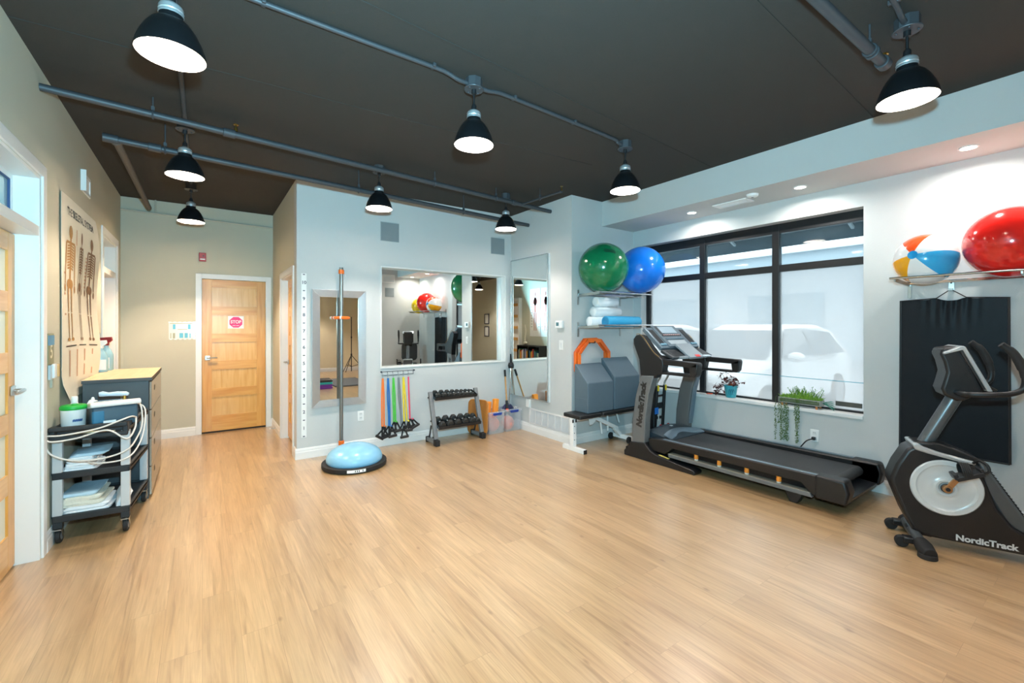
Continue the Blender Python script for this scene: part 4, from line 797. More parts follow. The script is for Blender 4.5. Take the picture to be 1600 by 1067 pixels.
# faint print on the green ball
n_ = Vector((-.42,-.72,.55)).normalized(); xd = Vector((.80,-.42,-.20)); xd = (xd-n_*xd.dot(n_)).normalized(); yd = n_.cross(xd); pmb = MB()
for (a0,a1,b0,b1) in ((-.075,-.05,.028,.036),(-.05,.06,.012,.024),(-.07,.075,-.006,.006),(-.06,.07,-.024,-.012)):
    k = 10; vs = []
    for i in range(k+1):
        for b in (b0,b1):
            p = xd*(a0+(a1-a0)*i/k)+yd*b; vs.append(Vector((0,0,.302))+(n_*math.sqrt(.3028**2-p.length_squared)+p))
    pmb.add(vs, [(2*i,2*i+2,2*i+3,2*i+1) for i in range(k)])
pmb.build('ball_print', mat('ball_ink','10382a',.4), gb, smooth=False)
M_ROLL = mat('white_foam','eceeee',.7,var=.02,bump=.15,bscale=60)
def roll(label, x0, x1, y, z, r, m, core=None, cat='foam roller', name='foam_roller'):
    t = thing(name, label, cat, ((x0+x1)/2,y,z-r)); L = (x1-x0)/2; k = r*.12
    Rx = Matrix.Rotation(PI/2,3,'Y'); MB().lathe([(r*.5,-L+.002),(r-k,-L),(r,-L+k),(r,L-k),(r-k,L),(r*.5,L-.002)], (0,0,r), 36, Rx).build('roll', m, t, angle=50)
    if core:
        sp = [(0 if True else 0, 0, 0)]; pts = []
        for i in range(60):
            a = i*.42; rr = r*(.12+.8*i/60); pts.append((-L-.001, rr*math.cos(a), r+rr*math.sin(a)))
        MB().tube(pts, .0022, 5).build('rolled_edge', core, t)
    return t
zs = 1.4625
roll('long white foam roller at the back of the lower alcove shelf', 3.90,4.76, 3.87, zs+.062, .062, M_ROLL); roll('medium white foam roller stacked on the long one', 3.965,4.44, 3.87, zs+.187, .062, M_ROLL); roll('shortest white foam roller on top of the roller stack', 4.01,4.38, 3.87, zs+.312, .062, M_ROLL)
roll('rolled sky blue exercise mat at the front of the lower alcove shelf', 4.01,4.625, 3.705, zs+.066-.001, .066, mat('mat_sky','32a4d2',.6,var=.05), mat('mat_dark','17628c',.7), 'exercise mat', 'rolled_mat')
# pegboard like panel strips behind the shelves are plain wall; orange octagonal agility rings
def octring(label, cx, y, cz, tilt, R=.285, w=.044, th=.014, hang=0.):
    t = thing('agility_ring', label, 'agility ring', (cx,y,cz), 0, 'orange agility rings'); t.rotation_euler = (0,tilt,0)
    for k in range(8):
        a0, a1 = PI/8+k*PI/4, PI/8+(k+1)*PI/4; q = 1/math.cos(PI/8)
        o = [(R*q*math.cos(a),R*q*math.sin(a)) for a in (a0,a1)]; i = [((R-w)*q*math.cos(a),(R-w)*q*math.sin(a)) for a in (a0+.012,a1-.012)]
        MB().prism([o[0],o[1],i[1],i[0]], 'y', -th/2, th/2).build('ring_segment', M_ORANGE if k%2 else mat('orange_deep','e4601a',.45), t, bevel=.003)
    return t
octring('front orange octagonal agility ring hung behind the grey blocks', 4.045, 3.915, 1.022, .0); octring('rear orange octagonal agility ring just behind the front one', 4.022, 3.945, 1.03, .025); octring('rearmost orange agility ring of the three, against the wall', 4.03, 3.972, 1.035, -.02)
t = thing('wall_hook', 'small hook holding the orange agility rings', 'hook', (4.035,YJ,1.262)); MB().cyl((0,0,0),(0,-.10,0),.007).cyl((0,-.10,0),(0,-.10,.02),.007).lathe([(.018,0),(.018,.006)],(0,0,0),16,Matrix.Rotation(PI/2,3,'X')).build('peg', M_BLACKM, t)
# ------------------------------------------------------------------ weight bench and wedge blocks
wbn = thing('weight_bench', 'white framed weight bench with black pads under the grey wedge blocks', 'bench', (4.05,3.815,0)); M_WMET = mat('bench_white','e9e9e7',.3,var=.02); M_PAD = mat('pad_black','1a1b1c',.42,var=.08,bump=.15,bscale=200)
BX, BY = 4.05, 3.815
MB().prism(rrect(.37,.30,.03,4), 'z', .385, .43).build('seat_pad', M_PAD, wbn, bevel=.010, seg=3).location = (3.735-BX,0,0)
MB().prism(rrect(.76,.30,.03,4), 'z', .388, .432).build('back_pad', M_PAD, wbn, bevel=.010, seg=3).location = (4.315-BX,0,0)
fr = MB().box(3.555-BX,3.605-BX,3.615-BY,3.975-BY,.0,.05).build('front_foot', M_WMET, wbn, bevel=.003); MB().box(3.556-BX,3.604-BX,3.607-BY,3.616-BY,.002,.048).build('end_cap', M_BLACK, fr, bevel=.002)
ps = MB().box(3.553-BX,3.607-BX,-.03,.03,.05,.345).build('front_post', M_WMET, wbn, bevel=.003); hb = MB()
for z in (.13,.21,.29): hb.cyl((3.575-BX,-.032,z),(3.575-BX,-.029,z),.006,n=10)
for xx in (3.55,3.598): hb.box(xx-BX-.010,xx-BX+.010,-.034,-.03,.335,.372)
hb.build('bolt_holes', M_BLACK, ps, smooth=False)
MB().beam((3.55-BX,0,.363),(3.90-BX,0,.368), .055,.04).beam((3.88-BX,0,.375),(4.34-BX,0,.165), .055,.045).build('main_tube', M_WMET, wbn, bevel=.004)
MB().prism([(3.81-BX,.345),(3.94-BX,.345),(3.91-BX,.30),(3.87-BX,.275),(3.82-BX,.272)], 'y', -.036,-.031).build('adjust_plate', M_WMET, wbn, bevel=.002)
st = MB(); 
for a,b in (((4.06,.385),(4.10,.12)),((4.20,.385),(4.21,.14)),((4.36,.385),(4.42,.22))): st.cyl((a[0]-BX,.03,a[1]),(b[0]-BX,.03,b[1]),.012,n=12)
st.build('support_rods', M_WMET, wbn)
MB().box(4.385-BX,4.435-BX,3.60-BY,3.965-BY,.03,.08).beam((4.30-BX,0,.17),(4.41-BX,0,.06),.05,.045).build('rear_foot', M_WMET, wbn, bevel=.003)
for y in (3.93,3.63): MB().cyl((4.36-BX,y-BY-.014,.042),(4.36-BX,y-BY+.014,.042),.042,n=24).build('wheel', M_RUBBER, wbn, bevel=.004)
M_WEDGE = mat('wedge_vinyl','566873',.5,var=.04,bump=.1,bscale=90)
def wedge(label, x0, x1, zf, zr, rz, y0=3.705, y1=3.935):
    t = thing('wedge_block', label, 'foam block', ((x0+x1)/2,(y0+y1)/2,.4325), rz); w, d = (x1-x0)/2, (y1-y0)/2
    MB().prism([(-d,0),(d,0),(d,zr-.432),(d-.025,zr-.432),(-d,zf-.432)], 'x', -w, w).build('cover', M_WEDGE, t, bevel=.010, seg=3)
    MB().box(-w-.002,-w+.001,-d+.012,d-.012,.168,.171).build('seam', mat('seam_grey','6d7a82',.6), t, smooth=False)
wedge('grey vinyl wedge block on the left half of the bench', 3.715,4.155, .79,1.005, 0); wedge('taller grey vinyl wedge block on the right half of the bench', 4.18,4.655, .835,1.06, 0)
# folded inversion table behind the treadmill
iv = thing('inversion_table', 'folded black inversion table behind the front of the treadmill', 'inversion table', (4.62,3.46,0)); IX, IY = 4.62, 3.46
for x in (4.66,4.815):
    p = MB().tube([(x-IX,.02,.03),(x-IX,-.02,.72)], .020, 12).build('post', M_BLACKM, iv)
    MB().box(x-IX-.012,x-IX+.012,-.045,-.033,.655,.725).build('yellow_tab', mat('tab_yellow','f2cf1b',.5), p, bevel=.003)
    MB().tube([(x-IX,-.02,.72),(x-IX+.005,-.02,.76),(x-IX+.055,-.03,.83),(x-IX+.06,-.03,.88),(x-IX+.03,-.025,.915)], .0125, 12, smooth=6).build('steel_handle', mat('handle_steel','b4b3ad',.3,.7,var=.03), p)
    MB().box(x-IX-.03,x-IX+.03,-.05,.05,.0,.05).build('foot', M_BLACK, p, bevel=.006); MB().sphere((x-IX+.035,-.05,.22),.017,12,8).build('red_knob', M_RED, p)
MB().tube([(.05,-.022,.918),(.22,-.022,.912)], .02, 12).build('foam_top', M_RUBBER, iv)
MB().box(-.20,.02,-.02,.01,.12,.93).prism(rrect(.24,.2,.03), 'y', -.03,.012).build('backrest', M_PAD, iv, bevel=.01)
for z0,z1 in ((.43,.50),(.30,.33),(.58,.60)): MB().box(.03,.20,-.008,.008,z0,z1).build('cross_bar', M_BLACKM, iv, smooth=False)
MB().box(-.02,.05,-.036,-.03,.37,.45).build('blue_label', mat('label_blue','2e7fd6',.4), iv, smooth=False); MB().box(.048,.062,-.035,-.03,.28,.43).build('warning_label', M_WHITE, iv, smooth=False)
MB().tube([(-.22,-.05,.03),(-.22,.03,.45),(-.20,.0,.93)], .018, 10).tube([(-.02,-.03,.03),(-.02,.02,.9)], .016, 10).build('rear_legs', M_BLACKM, iv)
# ------------------------------------------------------------------ right wall: sill plants, outlet, mat, ball shelf
pt = thing('potted_plant', 'dark red leafed plant in a teal patterned pot on the window sill', 'plant', (4.935,2.647,.6555)); M_POT = mat('pot_teal','3fa9b8',.3,var=.1,nscale=30)
MB().lathe([(.048,0),(.052,.004),(.070,.125),(.074,.13),(.074,.14),(.066,.14),(.064,.12),(.0,.12)], n=32, cap=False).cyl((0,0,.0005),(0,0,.002),.048).build('pot', M_POT, pt, angle=50)
fp = MB()
for k in range(3):
    a = PI*1.08+k*.33
    pts = [(( .0605+.011*(zz-.06)/.06)*math.cos(a+dx), (.0605+.011*(zz-.06)/.06)*math.sin(a+dx), zz) for dx,zz in [(.13*math.cos(q),.066+.030*math.sin(q)) for q in [q*.5 for q in range(11)]]]
    fp.tube(pts, .0026, 5)
fp.build('painted_swirls', mat('swirl_navy','1f5f78',.4), pt); MB().lathe([(0,.121),(.063,.121)], n=24, cap=False).build('soil', mat('soil','4a3a30',.9), pt)
rnd = random.Random(4); stm = MB(); lv = MB()
def leaf(mb, p, d, l, w, up=Vector((0,0,1))):
    d = d.normalized(); s = d.cross(up); s = s.normalized() if s.length > .05 else Vector((1,0,0)); n = s.cross(d)
    r = [p, p+d*l*.35+s*w*.5+n*l*.06, p+d*l*.75+s*w*.38+n*l*.04, p+d*l-n*l*.08, p+d*l*.75-s*w*.38+n*l*.04, p+d*l*.35-s*w*.5+n*l*.06, p+d*l*.5+n*l*.0]
    mb.add(r, [(0,1,6),(1,2,6),(2,3,6),(3,4,6),(4,5,6),(5,0,6)])
for k in range(26):
    a = rnd.uniform(0,2*PI); e = rnd.uniform(.2,1.3); L = rnd.uniform(.05,.16)
    b = Vector((.025*math.cos(a),.025*math.sin(a),.12)); d = Vector((math.cos(a)*math.cos(e)*.75-.15*(k%2)*0, math.sin(a)*math.cos(e)+(.35 if k%3 else -.1), math.sin(e)))
    tip = b+d*L; tip.x = min(tip.x, .045); stm.tube([b, b.lerp(tip,.5)+Vector((0,0,.012)), tip], .0018, 5)
    for j in range(4): 
        q = Vector((rnd.uniform(-1,.4),rnd.uniform(-1,1),rnd.uniform(-.4,.9))); leaf(lv, tip+Vector((0,0,.0)), q, rnd.uniform(.03,.05), rnd.uniform(.02,.03))
for k in range(14):   # stems trailing over the left side
    b = Vector((rnd.uniform(-.03,.01),.06,.13)); tip = Vector((rnd.uniform(-.04,.03), rnd.uniform(.08,.20), rnd.uniform(.03,.12))); stm.tube([b, b.lerp(tip,.5)+Vector((0,0,.025)), tip], .0018, 5)
    for j in range(4): leaf(lv, tip, Vector((rnd.uniform(-1,.3),rnd.uniform(-.6,1),rnd.uniform(-.6,.6))), rnd.uniform(.03,.045), .024)
stm.build('stems', mat('stem_red','5b2f2c',.6), pt); lv.build('leaves', mat('leaf_maroon','5a2a26',.45,var=.3,nscale=20), pt, smooth=False)
lv = MB()
for k in range(7): leaf(lv, Vector((-.03,-.055+.012*k,.135)), Vector((rnd.uniform(-.8,.2),rnd.uniform(-1,.2),.5)), .04, .03)
lv.build('orange_leaves', mat('leaf_orange','c9673c',.5), pt, smooth=False)
t = thing('fallen_leaf', 'bright orange red fallen leaf on the sill beside the teal pot', 'leaf', (4.905,2.90,.656)); lv = MB()
for k in range(7): leaf(lv, Vector((.0,.01*k-.03,.006)), Vector((math.cos(k*.9),math.sin(k*.9),.5)), .035, .03)
lv.build('leaf', mat('leaf_bright','ee5228',.5), t, smooth=False)
pl = thing('planter_basket', 'long wire planter of trailing succulents on the window sill', 'plant', (4.935,1.93,.6555)); rnd = random.Random(7)
tr = MB().box(-.055,.055,-.185,.185,.03,.038)
for y in (-.185,.185): tr.box(-.055,.055,y-.003,y+.003,.03,.085)
for x in (-.055,.055): tr.box(x-.002,x+.002,-.185,.185,.078,.086)
tr.build('tray', mat('planter_grey','a9a79f',.6), pl, smooth=False); ws = MB()
for k in range(38):
    y = -.182+.364*k/37
    for x in (-.057,.057): ws.cyl((x,y,.03),(x,y,.088),.0016,n=5)
ws.build('wire_sides', mat('planter_wire','8f8d86',.5,.4), pl)
for x in (-.045,.045):
    for y in (-.155,.155): MB().cyl((x,y,0),(x,y,.03),.009,.012,12).build('foot', mat('clay_foot','c07a45',.6), pl)
MB().box(-.052,.052,-.18,.18,.04,.07).build('soil', mat('moss','5d6a2c',.95,bump=.8,bscale=60), pl, bevel=.01)
gr = MB()
for k in range(420):
    y = rnd.uniform(-.18,.18); x = rnd.uniform(-.055,.05); base = Vector((x,y,.07)); tall = .05+.07*max(0,1-abs(y+.02)/.12)*rnd.random()
    d = Vector((rnd.uniform(-.5,.35),rnd.uniform(-.6,.6),1)); leaf(gr, base, d, tall*rnd.uniform(.5,1.2), .008)
gr.build('succulent_leaves', mat('succulent','7fa83a',.5,var=.35,nscale=25), pl, smooth=False); br = MB()
for k in range(26):
    y = rnd.uniform(-.16,.10); b = Vector((rnd.uniform(-.03,.03),y,.08)); d = Vector((rnd.uniform(-.3,.2),rnd.uniform(-.7,.7),1)).normalized(); L = rnd.uniform(.07,.15)
    br.tube([b, b+d*L*.5+Vector((0,0,.01)), b+d*L], [.003,.0025,.001], 5)
    for j in range(7): p = b+d*L*(.3+.1*j); leaf(br, p, Vector((rnd.uniform(-1,.6),rnd.uniform(-1,1),.7)), .028, .006)
br.build('upright_stems', mat('succulent_dark','5e8a3a',.5,var=.2), pl, smooth=False); hg = MB()
M_STR = mat('string_green','566f34',.55,var=.3,nscale=60)
for (y,L) in ((.205,.40),(.175,.21),(.155,.47),(.145,.43),(.128,.50),(.112,.36),(.10,.50),(.09,.46),(.02,.19),(.008,.47),(-.012,.17),(.0,.40)):
    L = min(L,.375); x = -.076+rnd.uniform(-.004,.004); pts = [(-.04,y,.09),(-.07,y,.085),(x,y,.02)]+[(x+rnd.uniform(-.004,.004),y+rnd.uniform(-.006,.006),.02-L*q/6) for q in range(1,7)]
    hg.tube(pts, .0013, 4)
    for j in range(int(L*150)):
        q = rnd.random(); p = Vector((x,y,.02-L*q)); p += Vector((rnd.uniform(-.007,.005),rnd.uniform(-.011,.011),0)); hg.sphere(p, (.0042,.0042,.005), 5, 4)
hg.build('trailing_strings', M_STR, pl); al = MB()
for k in range(5): leaf(al, Vector((0,-.185,.06)), Vector((-.25+.1*k,-1,.35-.22*k)), .12, .018)
al.build('long_leaves', mat('aloe','3f8a76',.4), pl, smooth=False)
to = outlet('white outlet under the window sill with a black plug', (XW,1.79,.40), (0,-1,0))
t = thing('power_cord', 'black power cord plugged into the outlet below the window', 'cord', (XW-.010,1.79,.376)); MB().box(-.035,-.001,-.016,.016,-.014,.014).build('plug', M_BLACK, t, bevel=.006)
MB().tube([(-.034,.004,-.002),(-.05,.05,-.03),(-.048,.11,-.11),(-.042,.17,-.17),(-.03,.26,-.25),(-.02,.45,-.33)], .0055, 8, smooth=6).build('cable', M_BLACK, t)
# hanging black gym mat
gm = thing('hanging_mat', 'black folding gym mat hung by cords from a wall hook', 'mat', (XW-.02,.83,.45)); rnd = random.Random(2)
def mf(u, v):
    y = .312-.624*u; z = 1.235*v
    sag = -.025*math.exp(-((u-.5)/.42)**2*0)*0
    pl_ = math.exp(-(((u-.5)/.20)**2))*max(0,(v-.80)/.2)**1.1
    x = -.012-.010*pl_*math.sin(u*64+1.2*math.sin(v*9))-.006*math.sin(u*PI)*v
    zt = z+ (.010*math.exp(-((u-.36)/.05)**2)+.010*math.exp(-((u-.64)/.05)**2)-.012*math.exp(-((u-.5)/.1)**2)+ -.016*u*0 )*max(0,(v-.9)/.1)
    return (x, y*(1-.02*v), zt)
MB().grid(mf, 64, 30, (-.016,0,0)).build('mat_cover', mat('mat_black','091118',.5,var=.08,bump=.12,bscale=150,spec=.22), gm, angle=60)
MB().tube([(-.010,.312,0),(-.010,.306,1.235)], .008, 8).tube([(-.010,-.312,0),(-.010,-.306,1.235)], .008, 8).tube([(-.010,.312,0),(-.010,-.312,0)], .007, 8).build('piping', M_BLACK, gm)
MB().tube([(-.012,.085,1.245),(-.022,.0,1.312),(-.012,-.085,1.245)], .004, 8).tube([(-.012,.085,1.245),(-.014,.306,1.232)], .004, 6).tube([(-.012,-.085,1.245),(-.014,-.306,1.232)], .004, 6).build('hanging_cord', M_BLACK, gm)
t = thing('wall_hook', 'steel wall hook carrying the black hanging mat', 'hook', (XW,.832,1.785)); MB().box(-.006,0,-.017,.017,-.035,.05).box(-.05,-.006,-.017,.017,-.035,-.029).box(-.052,-.047,-.017,.017,-.035,-.015).build('hook_plate', M_STEEL, t, bevel=.002); MB().cyl((-.006,0,.03),(-.008,0,.03),.006).build('screw', M_BLACKM, t)
wire_shelf('rail_shelf', 'chrome rail shelf on the right wall holding the beach ball and red ball', (XW,1.105,1.835), 1.40, .41, 'y', (.02,.68,1.34), M_CHROME, (.12,))
ball('exercise_ball', 'large red exercise ball at the right edge on the wall shelf', (4.637,.487,2.06), .247, mat('red_ball','e0231c',.14,var=.05,coat=.4))
ball('exercise_ball', 'yellow exercise ball on the wall shelf, seen only in the big mirror', (4.64,.02,1.995), .20, mat('yellow_ball','f0c71d',.18,var=.04,coat=.3))
bb = thing('beach_ball', 'striped inflatable beach ball at the left end of the wall shelf', 'beach ball', (4.634,.936,1.797)); br_ = .195; ax = Vector((-.955,.18,.12)).normalized()
q = Vector((0,0,1)).rotation_difference(ax).to_matrix(); BW_ = mat('beach_white','f0ecea',.16,var=.01,coat=.3); cols = [BW_, mat('beach_blue','34a8dc',.16,var=.02,coat=.3), BW_, mat('beach_orange','ef5420',.16,var=.02,coat=.3), BW_, mat('beach_yellow','f7a80c',.16,var=.02,coat=.3)]
names = ['white_panel','blue_panel','white_panel','orange_panel','white_panel','yellow_panel']
BPH = 1.75+PI/2-.72
for k in range(6):
    m_ = MB(); nu, nv = 8, 24
    def pf2(u, v, k=k): th = .16+(PI-.32)*v; ph = BPH+(k+u)*PI/3; return Vector((0,0,br_))+q@Vector((br_*math.sin(th)*math.cos(ph), br_*math.sin(th)*math.sin(ph), br_*math.cos(th)))
    m_.grid(pf2, nu, nv); m_.build(names[k], cols[k], bb, angle=180)
for s in (1,-1):
    m_ = MB()
    def cf(u, v, s=s): th = .165*v; ph = 2*PI*u; return Vector((0,0,br_))+q@Vector((br_*1.003*math.sin(th)*math.cos(ph), br_*1.003*math.sin(th)*math.sin(ph), s*br_*1.003*math.cos(th)))
    m_.grid(cf, 20, 4); m_.build('end_cap', mat('beach_cap','1f9bd8',.16,coat=.3), bb, angle=180)
# ------------------------------------------------------------------ treadmill under the window
TX, TY = 4.42, 2.3
tm = thing('treadmill', 'black treadmill with grey uprights standing along the window wall', 'treadmill', (TX,TY,0))
M_TMB = mat('treadmill_black','121315',.42,var=.08); M_TMG = mat('treadmill_grey','6d6f6f',.42,.25,var=.04); M_TMS = mat('treadmill_silver','788b98',.32,.4,var=.04); M_BELT = mat('running_belt','333537',.6,var=.10,bump=.25,bscale=260); M_CONS = mat('console_silver','6f7d86',.32,.3,var=.04)
def Y(*p): return [(a-TY,b) for a,b in p]
for x0,x1,nm in ((3.945,4.075,'base_foot'),(4.765,4.86,'base_foot')):
    b = MB().prism(Y((3.36,0),(3.36,.055),(3.325,.085),(3.275,.165),(3.08,.192),(3.0,.12),(2.93,.095),(2.50,.045),(2.475,.03),(2.485,0)), 'x', x0-TX, x1-TX).build(nm, M_TMB, tm, bevel=.008)
    if x0 < 4: MB().beam((x0-TX-.0005+.006,2.93-TY,.0985),(x0-TX+.006,2.80-TY,.0835),.0,.0).build('yellow_label', mat('label_yellow','d8cf74',.5), b) if False else MB().add([(x0-TX+.02,2.915-TY,.0948),(x0-TX+.05,2.915-TY,.0948),(x0-TX+.05,2.79-TY,.0803),(x0-TX+.02,2.79-TY,.0803)],[(0,1,2,3)]).build('yellow_label', mat('label_yellow','d8cf74',.5), b, smooth=False).__setattr__('location',(0,0,.0015))
MB().box(3.95-TX,4.85-TX,3.10-TY,3.34-TY,.02,.10).build('cross_member', M_TMB, tm, bevel=.006)
for x0,x1 in ((3.958,4.055),(4.775,4.855)):
    u = MB().prism(Y((3.262,.16),(3.245,.45),(3.205,.70),(3.135,.925),(2.965,.935),(3.035,.72),(3.075,.45),(3.085,.185)), 'x', x0-TX, x1-TX).build('upright', M_TMG, tm, bevel=.010)
    if x0 < 4: text('lettering', 'NordicTrack', .095, M_INK, u, (x0-TX-.0005,3.125-TY,.60), (0,-.135,.99), (0,.99,.135), .07, ext=.0012, shear=.12, sx=1.0)
    else: MB().prism(Y((3.09,.3),(3.03,.72),(2.97,.92),(2.955,.92),(3.01,.72),(3.07,.3)), 'x', x0-TX+.01, x1-TX-.01).build('upright_edge', M_TMS, u)
def arm(x0, x1):
    a = MB().prism(Y((3.14,.90),(2.955,.91),(2.93,.945),(2.87,.965),(2.85,1.06),(2.86,1.115),(2.95,1.165),(3.03,1.25),(3.10,1.335),(3.16,1.375),(3.205,1.37),(3.245,1.325),(3.24,1.27),(3.165,1.10)), 'x', x0-TX, x1-TX)
    h = a.build('arm_housing', M_TMB, tm, bevel=.010)
    g = MB().prism(Y((2.88,1.06),(2.47,1.052),(2.462,1.085),(2.475,1.105),(2.88,1.117)), 'x', x0-TX+.004, x1-TX-.004).prism(Y((2.90,.958),(2.55,.957),(2.50,.965),(2.50,.985),(2.90,.985)), 'x', x0-TX+.006, x1-TX-.006).prism(Y((2.56,1.06),(2.545,.962),(2.50,.96),(2.475,.985),(2.462,1.08),(2.48,1.10)), 'x', x0-TX+.004, x1-TX-.004)
    g.build('handle', M_TMB, h, bevel=.008)
    MB().tube([(x0-TX-.001 if x0 < 4.4 else x1-TX+.001,y-TY,z) for y,z in ((2.90,1.142),(2.97,1.19),(3.04,1.275),(3.10,1.345),(3.16,1.382),(3.20,1.378))], .004, 6, smooth=4).build('trim_line', mat('bronze_trim','a78a5a',.35,.7), h); return h
arm(3.965,4.065); arm(4.765,4.845)
# sloping console between the arms
def slab(P, n, th):      # quad P with thickness along -n
    n = Vector(n).normalized(); v = [Vector(p) for p in P]; return v+[p-n*th for p in v], [(0,1,2,3),(7,6,5,4),(0,4,5,1),(1,5,6,2),(2,6,7,3),(3,7,4,0)]
def quad(x0, x1, a, b, th, m, name, par, bev=.004, out=0.):
    (ya,za),(yb,zb) = a, b; d = Vector((0,yb-ya,zb-za)); n = d.cross(Vector((1,0,0))); n = n if n.z > 0 else -n; n.normalize(); o = n*out
    v, f = slab([Vector((x0-TX,ya-TY,za))+o,Vector((x1-TX,ya-TY,za))+o,Vector((x1-TX,yb-TY,zb))+o,Vector((x0-TX,yb-TY,zb))+o], n, th); return MB().add(v, f).build(name, m, par, smooth=False, bevel=bev)
con = quad(4.06,4.77,(2.93,1.235),(3.17,1.455),.05, M_CONS, 'console', tm, .012)
F0, F1 = (2.93,1.235), (3.17,1.455)
def on(t): return (F0[0]+(F1[0]-F0[0])*t, F0[1]+(F1[1]-F0[1])*t)
quad(4.19,4.62,on(.02),on(1.06),.012, M_CONS, 'console_face', con, .004, .010); quad(4.27,4.55,on(.66),on(.99),.004, mat('console_screen','a9bcc8',.08,var=0,spec=.9), 'screen', con, .001, .014); quad(4.23,4.30,on(.62),on(1.0),.004, M_DGREY, 'screen_bezel', con, .001, .013)
quad(4.23,4.58,on(.52),on(.59),.004, M_TMB, 'key_strip', con, .001, .014)
k_ = MB()
for i in range(9):
    (ya,za) = on(.535); (yb,zb) = on(.575); x = 4.25+.035*i; k_.add([(x-TX,ya-TY-.012,za+.014),(x+.022-TX,ya-TY-.012,za+.014),(x+.022-TX,yb-TY-.012,zb+.014),(x-TX,yb-TY-.012,zb+.014)],[(0,1,2,3)])
k_.build('keys', mat('key_pink','d9a9a4',.5), con, smooth=False)
quad(4.25,4.56,on(.12),on(.30),.004, mat('console_pale','a7b1b6',.35), 'speaker_panel', con, .001, .013); quad(4.24,4.57,on(.36),on(.40),.006, mat('console_slate','5e7887',.35), 'book_ledge', con, .001, .018)
for x0,x1 in ((4.09,4.165),(4.655,4.74)): quad(x0,x1,on(.20),on(.86),.006, M_BLACK, 'air_vent', con, .002, .004); quad(x0-.012,x1+.012,on(.10),on(.18),.012, mat('vent_blue','6d97ab',.35), 'vent_lip', con, .002, .012)
MB().box(4.06-TX,4.77-TX,2.80-TY,2.97-TY,1.115,1.15).build('tray', M_TMB, tm, bevel=.012); quad(4.05,4.78,(2.78,1.14),(2.94,1.215),.035, M_DGREY, 'console_shelf', tm, .01)
for x0,x1 in ((4.09,4.24),(4.585,4.72)): quad(x0,x1,(2.80,1.15),(2.90,1.197),.006, M_BLACK, 'cup_holder', tm, .002, .003)
kp = quad(4.28,4.545,(2.735,1.125),(2.925,1.265),.03, mat('key_panel','8f999f',.35,.2), 'control_pad', tm, .008, .012)
quad(4.39,4.47,(2.738,1.127),(2.765,1.147),.004, mat('stop_key','f0302a',.4), 'safety_key', kp, .001, .016)
MB().tube([(4.08-TX,2.82-TY,1.125),(4.28-TX,2.77-TY,1.135)], .018, 12).tube([(4.545-TX,2.77-TY,1.135),(4.765-TX,2.80-TY,1.125)], .018, 12).build('pulse_bars', mat('pulse_silver','ccd6dc',.2,.7), tm)
# deck
for x0,x1 in ((3.99,4.10),(4.735,4.842)):
    r = MB().prism(Y((3.05,.115),(3.06,.245),(2.90,.262),(1.42,.280),(1.26,.284),(1.235,.22),(1.245,.11),(1.49,.115),(1.56,.192),(2.76,.192),(2.85,.115)), 'x', x0-TX, x1-TX).build('side_rail', M_TMB, tm, bevel=.010)
    MB().prism(Y((2.88,.266),(1.42,.284),(1.42,.280),(2.88,.262)), 'x', (x0-TX+.008) if x0 < 4.2 else (x1-TX-.045), (x0-TX+.045) if x0 < 4.2 else (x1-TX-.008)).build('foot_rail', M_TMS, r)
    if x0 < 4.2: MB().prism(Y((2.80,.132),(2.795,.098),(1.475,.098),(1.49,.132)), 'x', 3.975-TX, 4.02-TX).build('cushion_beam', mat('beam_grey','6a6e70',.4,.3), r, bevel=.004); MB().prism(Y((2.80,.136),(1.49,.136),(1.49,.131),(2.80,.131)), 'x', 3.977-TX, 4.05-TX).build('beam_edge', mat('beam_edge','8f9084',.4,.4), r)
for y in (2.499,2.262,2.005,1.735):
    c = MB().cyl((4.01-TX,y-TY,.137),(4.01-TX,y-TY,.150),.019,.019,16).build('cushion_base', mat('cushion_grey','c4c1bb',.4), tm); MB().tube([(4.01-TX,y-TY,.150),(4.01-TX,y-TY,.163),(4.01-TX,y-TY,.176),(4.01-TX,y-TY,.193)], [.0185,.021,.0185,.020], 16).build('cushion', mat('cushion_orange','d8852a',.5), c)
MB().box(4.10-TX,4.735-TX,1.42-TY,2.92-TY,.10,.225).build('deck_board', M_TMB, tm, smooth=False)
MB().grid(lambda u, v: (4.112-TX+.612*u, 1.395-TY+1.46*v, .236+.002*math.sin(u*PI)), 4, 12, (0,0,.006)).build('running_belt', M_BELT, tm)
MB().cyl((4.115-TX,1.40-TY,.195),(4.72-TX,1.40-TY,.195),.044,n=28).build('rear_roller', M_BELT, tm)
MB().prism(Y((1.40,.06),(1.27,.09),(1.262,.12),(1.40,.13)), 'x', 4.10-TX, 4.735-TX).build('rear_tray', mat('tray_black','25282b',.3,.2), tm, bevel=.004)
for x0,x1,q in ((3.975,4.105,-1),(4.735,4.86,1)):
    MB().prism(Y((1.46,.10),(1.46,.287),(1.255,.288),(1.228,.20),(1.25,.10)), 'x', x0-TX, x1-TX).build('rear_end_cap', M_TMB, tm, bevel=.02, seg=3)
hd = MB().grid(lambda u, v: (4.10-TX+.635*u, 2.86-TY+.40*v-.055*(1-v)*math.cos((u-.5)*PI)*0, .243+.075*math.sin(min(1,v*1.3)*PI/2)*(.55+.45*math.sin(u*PI))-.06*max(0,v-.75)*4*v), 20, 16, (0,0,.12)).build('motor_hood', mat('hood_grey','34414a',.35,.2,var=.05), tm, angle=50)
MB().grid(lambda u, v: (4.105-TX+.625*u, 2.845-TY+.075*math.sin(u*PI)*1.0+.10*v, .2455+.045*math.sin(v*PI/2)*(.6+.4*math.sin(u*PI))+.012), 20, 6, (0,0,.01)).build('hood_band', M_TMS, tm, angle=60)
em = MB()
